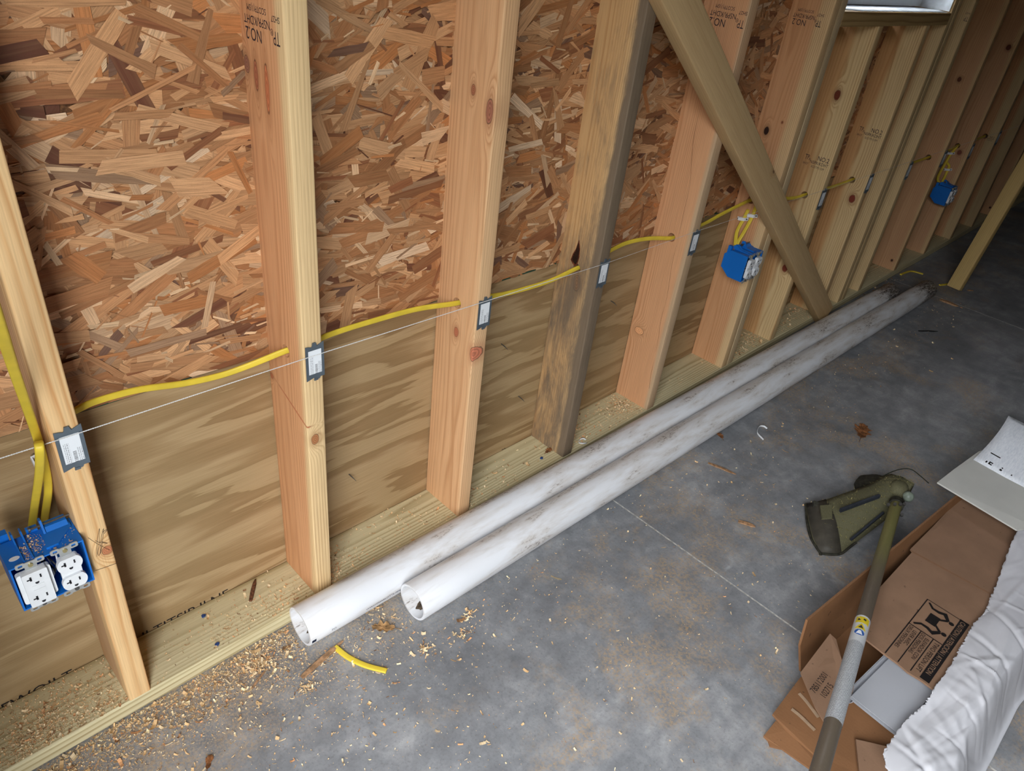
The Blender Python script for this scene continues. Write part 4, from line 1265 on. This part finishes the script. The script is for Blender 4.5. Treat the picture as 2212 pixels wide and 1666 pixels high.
# two figures carrying a box
def npoly(pts, name='notice_figure', dz=.0005, mat=None):
    m = MB().slab([npnt(a, b, dz) for a, b in pts], .0003)
    return m.build(name, mat or M_PRINT, flap)
def limb(pts, w):
    """polyline of constant width in the notice plane"""
    P = [Vector((a, b)) for a, b in pts]
    Lf, Rt = [], []
    for i, q in enumerate(P):
        t = (P[min(i + 1, len(P) - 1)] - P[max(i - 1, 0)]).normalized()
        nn = Vector((-t.y, t.x)) * (w[i] if isinstance(w, (list, tuple)) else w)
        Lf.append(q + nn); Rt.append(q - nn)
    return [tuple(q) for q in Lf + Rt[::-1]]
pc = (pic + Lb) / 2
for s in (1, -1):
    def mp(da, db):
        return (pc + s * da, db)
    npoly(limb([mp(.046, .008), mp(.034, .020), mp(.034, .034), mp(.040, .046), mp(.024, .058)][::1], [.0022, .003, .004, .0055, .0035]))
    npoly(limb([mp(.024, .057), mp(.010, .042), mp(.004, .036)], [.003, .0022, .0018]), dz=.0007)
    npoly([(pc + s * .023 + .0055 * math.cos(t), .0655 + .0055 * math.sin(t)) for t in [2 * math.pi * i / 16 for i in range(16)]])
npoly([(pc - .017, .022), (pc + .017, .022), (pc + .017, .044), (pc - .017, .044)])
# torn end flap with the stamped numbers
ZE = .112
ef = [cp(1793, 1369, ZE + .004), cp(1806, 1381, ZE + .004), cp(1818, 1424, ZE + .003), cp(1830, 1450, ZE), cp(1845, 1482, ZE - .004), cp(1841, 1498, ZE - .008), cp(1815, 1530, ZE - .014), cp(1790, 1575, ZE - .02),
      cp(1762, 1528, ZE - .018), cp(1730, 1452, ZE - .006)]
endf = MB().slab(ef, .004).build('end_flap', M_CARD, carton)
e0, e1 = cp(1759, 1500, ZE), cp(1797, 1447, ZE)
er = (e1 - e0); er.z = 0
eu = Vector((0, 0, 1)).cross(er)
def etext(body, o_, size):
    me = lettering('stamped_number', body, size, M_PRINT, endf, o_, er, eu, squash=.82)
etext('785112001', cp(1760, 1500, ZE + .0015), .0175)
etext('102715', cp(1760, 1500, ZE + .0015) - eu.normalized() * .019 + er.normalized() * .004, .0175)
for v in endf.children:
    for q in v.data.vertices:
        # sit on the slightly sloping flap
        q.co.z = ZE + .003
# opened lower end flaps
f1 = MB().slab([cp(1669, 1543, .030), cp(1730, 1462, .034), cp(1800, 1490, .034), cp(1860, 1520, .032), cp(1950, 1585, .030), cp(1990, 1640, .03), cp(1960, 1720, .022), cp(1830, 1700, .022), cp(1760, 1630, .024), cp(1700, 1578, .026)], .0045).build('lower_flap', M_CARDIN, carton)
M_GLUE = plain('dried_glue', (168, 142, 116), .5, var=.1)
for a, b, w in (((1726, 1498), (1768, 1550), .004), ((1710, 1532), (1760, 1578), .004)):
    p_, q_ = cp(a[0], a[1], .0345), cp(b[0], b[1], .031)
    MB().sweep(spline([p_, p_.lerp(q_, .4) + Vector((.002, .001, 0)), q_], 5), ring(.0002, 8, w), up=(0, 0, 1)).build('glue_streak', M_GLUE, f1)
MB().slab([cp(1650, 1590, .010), cp(1676, 1557, .016), cp(1700, 1578, .016), cp(1766, 1632, .014), cp(1800, 1690, .012), cp(1770, 1690, .010), cp(1752, 1662, .010), cp(1690, 1618, .008), cp(1664, 1612, .006), cp(1660, 1600, .008)], .0045).build('lower_flap', M_CARDIN, carton)
MB().slab([cp(1849, 1597, .040), cp(1917, 1613, .045), cp(1960, 1670, .045), cp(1950, 1720, .04), cp(1862, 1720, .036)], .0045).build('lower_flap', M_CARD, carton)
# vinyl siding panels inside the carton
M_SIDING = plain('grey_vinyl', (168, 170, 176), .42, var=.03, scale=5)
sdir = Vector((1., -.098, 0)).normalized(); sv = Vector((sdir.y, -sdir.x, 0))
for i, (u, v, z, lab) in enumerate([(1839, 1504, .088, 'grey vinyl siding panel on top of the stack in the carton'), (1833, 1510, .072, 'grey vinyl siding panel second from the top in the carton'),
                                    (1838, 1520, .056, 'grey vinyl siding panel lowest of the stack in the carton')]):
    o0 = at(u, v, 2, z)
    o0.x += .004 * i
    pr = [(-.010, .0), (-.010, -.010), (-.004, -.012), (0, -.004), (0, 0), (.030, .001), (.070, .002), (.098, .0035), (.100, -.006), (.104, -.010), (.106, -.002), (.130, .0), (.152, .0022), (.153, -.008), (.146, -.010)]
    th = .0012
    m = MB()
    L = 1.1
    nn = len(pr)
    vs = []
    for x in (0, L):
        for a, b in pr:
            vs.append(sdir * x + sv * a + Vector((0, 0, b)))
    m.add(vs, [(k, k + 1, nn + k + 1, nn + k) for k in range(nn - 1)])
    so = m.build('vinyl_siding', M_SIDING, None, o0)
    md = so.modifiers.new('thickness', 'SOLIDIFY'); md.thickness = th; md.offset = -1
    tag(so, lab, 'siding', 'siding panels in the carton')
# flat pale board and curled wrap sheet at the far end of the carton
M_BOARD = plain('pale_board', (196, 196, 190), .6, var=.05, scale=6)
ZB = .160
bd = MB().slab([at(2025, 1042, 2, ZB), at(2062, 1013, 2, ZB), at(2115, 975, 2, ZB), at(2250, 940, 2, ZB + .01), at(2330, 1130, 2, ZB + .01), at(2240, 1140, 2, ZB + .004), at(2197, 1145, 2, ZB)], .004).build('pale_board', M_BOARD)
tag(bd, 'flat pale grey board lying across the far end of the carton', 'board')
def m_wrapsheet():
    g = G('house_wrap')
    p = g.coord()
    n = g.noise(g.vec('MULTIPLY', p, (60, 300, 60)), 1, 3, .6)
    return g.out(g.mix(g.mapr(n, .35, .7, 0, .5), lin((226, 230, 236)), lin((186, 194, 206))), .5, 0, .4, n, .2, .0006)
M_WRAPS = m_wrapsheet()
ra, rb = at(2103, 993, 2, ZB + .003), at(2260, 1084, 2, ZB + .003)
rc = at(2180, 896, 2, ZB + .055)
vs, fs = [], []
for i in range(13):
    t = i / 12
    for j in range(9):
        s = j / 8
        q = ra.lerp(rb, s) + (rc - ra) * t
        q.z = ZB + .004 + .030 * math.sin(t * math.pi * .62) + .02 * t
        q += (ra - rb).normalized() * .018 * math.sin(t * math.pi) * -.4
        vs.append(q)
for i in range(12):
    for j in range(8):
        fs.append((i * 9 + j, i * 9 + j + 1, (i + 1) * 9 + j + 1, (i + 1) * 9 + j))
m = MB(); m.add(vs, fs)
hw = m.build('house_wrap_sheet', M_WRAPS, None, None, True)
md = hw.modifiers.new('thickness', 'SOLIDIFY'); md.thickness = .010; md.offset = 1 if hw.data.polygons[0].normal.z < 0 else -1
tag(hw, 'folded white house wrap sheet bulging on top of the pale board', 'sheet')
def wrap_pt(t, s):
    q = ra.lerp(rb, s) + (rc - ra) * t
    q.z = ZB + .0048 + .030 * math.sin(t * math.pi * .62) + .02 * t
    return q + (ra - rb).normalized() * .018 * math.sin(t * math.pi) * -.4
for t0, t1, a0, a1 in ((.20, .215, .10, .24), (.045, .075, .13, .15), (.045, .09, .17, .19), (.045, .06, .19, .22), (.075, .09, .19, .22), (.045, .07, .33, .36), (.085, .10, .335, .355), (.06, .08, .48, .495)):
    MB().slab([wrap_pt(t0, a0), wrap_pt(t0, a1), wrap_pt(t1, a1), wrap_pt(t1, a0)], .0003).build('wrap_print', M_PRINT, hw)
# crumpled white paper
M_PAPER = plain('white_paper', (196, 196, 201), .65, var=.04, scale=14)
LB = [(2225, 1085, .165), (2212, 1120, .15), (2196, 1148, .142), (2172, 1205, .130), (2152, 1260, .126), (2137, 1296, .124), (2128, 1322, .124), (2118, 1334, .124), (2099, 1353, .124), (2082, 1385, .124), (2070, 1406, .124), (2050, 1443, .124),
      (2016, 1491, .122), (1992, 1528, .114), (1958, 1555, .110), (1931, 1593, .108), (1907, 1633, .106), (1925, 1700, .10)]
RB = [(2480, 1180, .0), (2460, 1220, .0), (2440, 1260, .0), (2410, 1300, .0), (2380, 1340, .0), (2350, 1380, .0), (2330, 1400, .0), (2310, 1420, .0), (2290, 1440, .0), (2262, 1465, .0), (2240, 1485, .0), (2215, 1510, .0),
      (2198, 1530, .0), (2178, 1570, .0), (2160, 1605, .0), (2143, 1640, .0), (2128, 1668, .0), (2100, 1730, .0)]
lp = spline([at(u, v, 2, z) for u, v, z in LB], 15)
rp = spline([at(u, v, 2, z + .004) for u, v, z in RB], 15)
from mathutils import noise as mnoise
CREASE = []
for i in range(190):
    a = random.choice((-.5, -.1, .35, .9, 1.4)) + random.uniform(-.3, .3)
    CREASE.append((random.uniform(.55, 1.9), random.uniform(-1.42, -1.10), math.cos(a), math.sin(a), random.uniform(.05, .16), random.uniform(.005, .016), random.uniform(.0010, .0036) * random.choice((1, 1, -1))))
vs, fs = [], []
NJ = 90
for i, (a, b) in enumerate(zip(lp, rp)):
    for j in range(NJ):
        t = j / (NJ - 1)
        q = a.lerp(b, t)
        fall = max(0., min(1., (t - .55) / .42))
        fall = fall * fall * (3 - 2 * fall)
        q.z = (a.z + .012 * math.sin(min(1, t / .55) * math.pi * .8)) * (1 - fall) + b.z * fall + .004
        cr = .010 * mnoise.noise(Vector((q.x * 5, q.y * 9, 2.)))
        for (ex_, ey_, ca_, sa_, L_, w_, am) in CREASE:
            dx_, dy_ = q.x - ex_, q.y - ey_
            dd = abs(-dx_ * sa_ + dy_ * ca_)
            if dd < w_:
                ll = (dx_ * ca_ + dy_ * sa_) / L_
                if abs(ll) < 1:
                    cr += am * (1 - dd / w_) * (1 - ll * ll)
        cr += .012
        k = min(1, t * 6 + .15) * min(1, (1 - t) * 4)
        q.z += (cr - .012) * k
        if j < 2:
            q += Vector((random.uniform(-.003, .003), random.uniform(-.002, .002), 0))
        q.z = max(q.z, .004)
        vs.append(q)
n = len(lp)
for i in range(n - 1):
    for j in range(NJ - 1):
        fs.append((i * NJ + j, i * NJ + j + 1, (i + 1) * NJ + j + 1, (i + 1) * NJ + j))
m = MB(); m.add(vs, fs)
pap = m.build('crumpled_paper', M_PAPER, None, None, True)
pap.modifiers.new('thickness', 'SOLIDIFY').thickness = .0006
tag(pap, 'crumpled white wrapping paper draped over the side of the carton', 'paper')

# ------------------------------------------------------------------ small things on the floor and plate
M_LEAF = plain('dry_leaf', (150, 98, 58), .8, var=.3, scale=90)
M_LEAF2 = plain('tan_leaf', (186, 144, 96), .8, var=.3, scale=90)
def leaf(u, v, size, ang, label, mat, z=0., lobes=3):
    p = at(u, v, 2, z)
    out = []
    n = 40
    for i in range(n):
        t = 2 * math.pi * i / n
        s_ = (1 - math.cos(t)) / 2
        w = .25 * max(0, math.sin(math.pi * s_)) ** .6 * (1 + .38 * math.sin(lobes * 2.3 * math.pi * s_ + (.4 if t > math.pi else 0))) * random.uniform(.85, 1.1)
        out.append((.5 - s_ + random.uniform(-.02, .02), w if t < math.pi else -w))
    vs = [(0, 0, .004)]
    for k in (.5, 1.):
        for a, b in out:
            vs.append((a * k * size, b * k * size, .003 + .35 * size * (k * b) ** 2 * 2 + random.uniform(0, .06) * size * k))
    fs = [(0, 1 + i, 1 + (i + 1) % n) for i in range(n)] + [(1 + i, 1 + n + i, 1 + n + (i + 1) % n, 1 + (i + 1) % n) for i in range(n)]
    e = empty('dry_leaf', p)
    e.rotation_euler = (0, 0, ang)
    tag(e, label, 'leaf')
    m = MB(); m.add(vs, fs)
    lo = m.build('leaf_blade', mat, e)
    lo.modifiers.new('thickness', 'SOLIDIFY').thickness = .0004
    MB().tube(spline([(-.75 * size, .02 * size, .002), (-.4 * size, 0, .004), (0, 0, .0052), (.4 * size, .0, .006)], 4), .0006, 5).build('leaf_vein', mat, e)
leaf(1862, 934, .095, .3, 'large brown dry leaf alone on the dark concrete behind the trimmer', M_LEAF)
leaf(828, 1358, .050, 2.4, 'tan dry leaf between the two open pipe ends', M_LEAF2)
leaf(1554, 942, .035, 1.1, 'small brown leaf scrap touching the side of the outer pipe', M_LEAF)
leaf(452, 1648, .026, .9, 'small reddish leaf at the very front on the concrete', M_LEAF, lobes=1)
leaf(1185, 975, .030, .2, 'dark leaf crumb on the plate at the foot of the mould-stained stud', M_LEAF, PL + .001)
M_SPL = plain('split_wood', (188, 146, 108), .75, var=.25, scale=120)
def sliver(a, b, w, h, label, mat, z=0.):
    p, q = at(a[0], a[1], 2, z + h), at(b[0], b[1], 2, z + h)
    mid = p.lerp(q, .5) + Vector((0, 0, .001))
    m = MB().sweep([p, p.lerp(q, .25), mid, p.lerp(q, .8), q], rrect(h * 2 - .0004, w, min(w, h) * .3, 2), up=(0, 0, 1), scale=[.8, 1, 1, .9, .35])
    return tag(m.build('wood_sliver', mat, None, None, False), label, 'wood scrap')
sliver((652, 1464), (741, 1385), .0105, .003, 'long flat wood splinter lying against the yellow cable offcut', M_SPL)
M_BARKD = plain('bark_scrap', (120, 78, 52), .85, var=.3, scale=150)
sliver((541, 1298), (552, 1252), .008, .004, 'curled brown bark sliver standing on the plate between the first two studs', M_BARKD, PL)
sliver((2031, 647), (2070, 662), .022, .004, 'short flat wood offcut by the end of the outer pipe', M_SPL)
sliver((545, 1487), (574, 1448), .004, .002, 'thin wood splinter in the shavings before the plate', M_SPL)
sliver((1530, 1000), (1590, 1025), .010, .0015, 'thin tan bark flake on the concrete beyond the pipes', M_SPL)
sliver((1595, 1126), (1632, 1138), .012, .002, 'small tan wood flake on the concrete left of the trimmer guard', M_SPL)
sliver((2090, 627), (2103, 628), .010, .002, 'thin stick lying just behind the foot of the leaning prop', M_SPL)
M_BLACK = plain('black_plastic', (26, 28, 30), .5)
sliver((1984, 715), (2026, 716), .006, .002, 'thin black stick on the dark concrete before the prop', M_BLACK)
c_ = [at(724, 1398, 2, .003), at(752, 1420, 2, .0032), at(790, 1438, 2, .0032), at(835, 1450, 2, .003)]
cab = MB().sweep(spline(c_, 6), SECC, up=(0, .3, .01)).build('cable_offcut', M_YEL, None, None, True)
tag(cab, 'short curved yellow cable offcut lying on the concrete in front of the pipes', 'cable')
cab2 = MB().sweep(spline([at(1946, 593, 2, .004), at(1968, 586, 2, .004), at(1994, 592, 2, .004)], 5), SECC, up=(0, .3, .01)).build('cable_offcut', M_YEL, None, None, True)
tag(cab2, 'yellow cable offcut on the floor just past the pipe against the wall', 'cable')
cab3 = MB().sweep(spline([at(2030, 616, 2, .004), at(2040, 615, 2, .004), at(2052, 613, 2, .004)], 5), SECC, up=(0, .3, .01)).build('cable_offcut', M_YEL, None, None, True)
tag(cab3, 'yellow cable offcut between outer pipe end and leaning prop', 'cable')
strip = MB().sweep(spline([at(1649, 950, 2, .002), at(1636, 935, 2, .004), at(1640, 922, 2, .006), at(1650, 921, 2, .004), at(1657, 926, 2, .002)], 5), rrect(.006, .001, .0004, 1), up=(0, 0, 1)).build('plastic_strip', M_WHITE, None, None, True)
tag(strip, 'small bent white plastic strip alone on the concrete', 'plastic strip')
ringm = MB()
pc_ = at(1259, 954, 2, PL + .005)
ringm.sweep([pc_ + Vector((.013 * math.cos(t), .011 * math.sin(t), .002 * math.sin(t * 2))) for t in [math.pi * 1.75 * i / 18 for i in range(19)]], rrect(.0045, .001, .0004, 1))
tag(ringm.build('plastic_strip', M_WHITE, None, None, True), 'white curled plastic ring on the plate beside the mould-stained stud', 'plastic strip')
M_BLUEBIT = plain('blue_scrap', (50, 76, 130), .5)
for u, v, lab in ((439, 1330, 'tiny blue plastic crumb near the middle of the plate'), (469, 1391, 'tiny blue plastic crumb near the front of the plate'), (1170, 989, 'tiny blue plastic crumb by the mould-stained stud')):
    p = at(u, v, 2, PL + .0035)
    m = MB()
    pts = [Vector((.005 * math.cos(t) * random.uniform(.7, 1.1), .004 * math.sin(t), random.uniform(-.0006, .0006))) for t in [2 * math.pi * i / 9 for i in range(9)]]
    m.slab([p + q for q in pts], .0028)
    tag(m.build('plastic_crumb', M_BLUEBIT), lab, 'plastic crumb', 'blue crumbs on the plate')

# ------------------------------------------------------------------ wood shavings
def m_shaving():
    g = G('shaving')
    at_ = g.n('ShaderNodeVertexColor', layer_name='tint').outputs[0]
    f = g.noise(g.coord(), 700, 2)
    return g.out(g.mix(g.mapr(f, .4, .7, 0, .3), at_, g.mix(.5, at_, (.3, .16, .07, 1))), .8, 0, .15)
M_SHAV = m_shaving()
def shavings(name, spots, label):
    vs, fs, cols = [], [], []
    for (x, y, z, s, pal) in spots:
        a = RNG.uniform(0, 6.28)
        L, Wd = s * RNG.uniform(.6, 1.35), s * RNG.uniform(.18, .55)
        curl = RNG.uniform(.2, 1.6)
        tilt = RNG.uniform(-.5, .5)
        o = len(vs)
        for k in range(4):
            t = (k / 3 - .5) * L
            zz = z + .0006 + curl * (t / max(L, 1e-6)) ** 2 * L * .9
            for sgn in (-1, 1):
                w = Wd * .5 * RNG.uniform(.7, 1.1) * sgn
                vs.append((x + t * math.cos(a) - w * math.sin(a), y + t * math.sin(a) + w * math.cos(a), zz + max(0, w * tilt + abs(Wd * .5 * tilt))))
        for k in range(3):
            fs.append((o + 2 * k, o + 2 * k + 1, o + 2 * k + 3, o + 2 * k + 2))
        c = np.array(pal, float) * RNG.uniform(.82, 1.1)
        cols += [lin(np.clip(c, 0, 255))] * 12
    me = bpy.data.meshes.new(name)
    me.from_pydata(vs, [], fs)
    ca = me.color_attributes.new('tint', 'FLOAT_COLOR', 'CORNER')
    ca.data.foreach_set('color', np.array(cols, np.float32).ravel())
    me.materials.append(M_SHAV)
    o = link(name, me)
    tag(o, label, 'wood shavings', kind='stuff')
    return o
PALE, TAN, ORG, BRN = (244, 218, 176), (228, 190, 140), (220, 164, 116), (150, 112, 80)
def pick():
    u = RNG.random()
    return PALE if u < .45 else TAN if u < .85 else ORG if u < .95 else BRN
sp_ = []
ZP = PL + .0008
bays = [(-.60, XS['A'], 2600, .0045, 0), (XS['A'] + T, 0, 600, .005, 0), (T, XS['C'], 900, .005, -1), (XS['C'] + T, XS['D'], 420, .0055, -1), (XS['D'] + T, XS['E'], 1300, .006, 0), (XS['E'] + T, XS['F'], 180, .005, 0), (XS['F2'] + T, XS['G'], 1000, .007, 0), (XS['G'] + T, XS['H'], 500, .007, 0), (XS['I3'] + T, XS['J'], 160, .007, 0), (XS['J'] + T, XS['K'], 110, .007, 0), (XS['K'] + T, XS['L'], 80, .007, 0)]
for x0, x1, n, s, side in bays:
    cl_ = [(RNG.uniform(x0 + .02, x1 - .02), RNG.uniform(-.125, -.02)) for _ in range(4)]
    for i in range(n):
        if side < 0 and RNG.random() < .5:
            x, y = x0 + .004 + abs(RNG.normal(0, .035)), RNG.uniform(-.128, -.03)
        elif RNG.random() < .55:
            c = cl_[RNG.integers(4)]
            x, y = RNG.normal(c[0], .035), RNG.normal(c[1], .018)
        else:
            x, y = RNG.uniform(x0, x1), RNG.uniform(-.128, -.004)
        if x0 + .003 < x < x1 - .003 and -.129 < y < -.004:
            sp_.append((x, y, ZP, s * RNG.lognormal(-.5, .5), ORG if (1.0 > x > .8 and RNG.random() < .6) else pick()))
shavings('plate_shavings', sp_, 'pale wood shavings scattered along the bottom plate between the studs')
sp_ = []
for i in range(12000):
    u = RNG.random()
    if u < .60:
        x = RNG.uniform(-.62, .12); y = -.134 - abs(RNG.normal(0, .055))
    elif u < .85:
        x = RNG.normal(.0, .28); y = -.16 - abs(RNG.normal(0, .17))
    else:
        x = RNG.uniform(-.5, 1.3); y = RNG.uniform(-.9, -.14)
    # pipes cover the floor
    if x > -.08 and -.235 < y < -.1355:
        continue
    if x > .14 and -.33 < y < -.13:
        continue
    sp_.append((x, y, .0002, .0046 * RNG.lognormal(-.55, .6), pick()))
for (u, v, n, s) in ((1000, 1370, 60, .006), (920, 1405, 40, .006), (560, 1440, 120, .006), (660, 1490, 60, .006), (810, 1310, 60, .006), (1010, 1330, 30, .006), (560, 1360, 90, .006), (880, 1255, 50, .006)):
    c = at(u, v, 2, 0)
    for i in range(n):
        sp_.append((RNG.normal(c.x, .012), RNG.normal(c.y, .010), .0004 + .002 * RNG.random(), s * RNG.lognormal(-.2, .4), pick()))
for i in range(500):
    x = RNG.uniform(1.0, 3.3)
    sp_.append((x, -.38 - abs(RNG.normal(0, .12)), .0002, .005 * RNG.lognormal(-.3, .5), pick()))
for i in range(160):
    sp_.append((RNG.normal(3.1, .12), RNG.normal(-.17, .03), .0006, .008, BRN if RNG.random() < .5 else pick()))
shavings('floor_shavings', sp_, 'pale curled wood shavings littering the concrete in front of the bottom plate')

sp_ = []
for i in range(420):
    u = RNG.random()
    if u < .45:
        x, y = RNG.normal(XS['A'] - .058, .006), RNG.normal(-.118, .012)
    elif u < .7:
        x, y = XS['A'] - .0985 + .0275 + RNG.normal(0, .0025), RNG.uniform(-.146, -.115)
    else:
        x, y = RNG.normal(XS['A'] - .03, .012), RNG.normal(-.125, .012)
    if XS['A'] - .097 < x < XS['A'] - .002 and -.149 < y < -.094:
        sp_.append((x, y, .3855 + .0885, .0021 * RNG.lognormal(-.3, .5), pick()))
shavings('box_sawdust', sp_, 'fine sawdust sprinkled on top of the near blue outlet box')
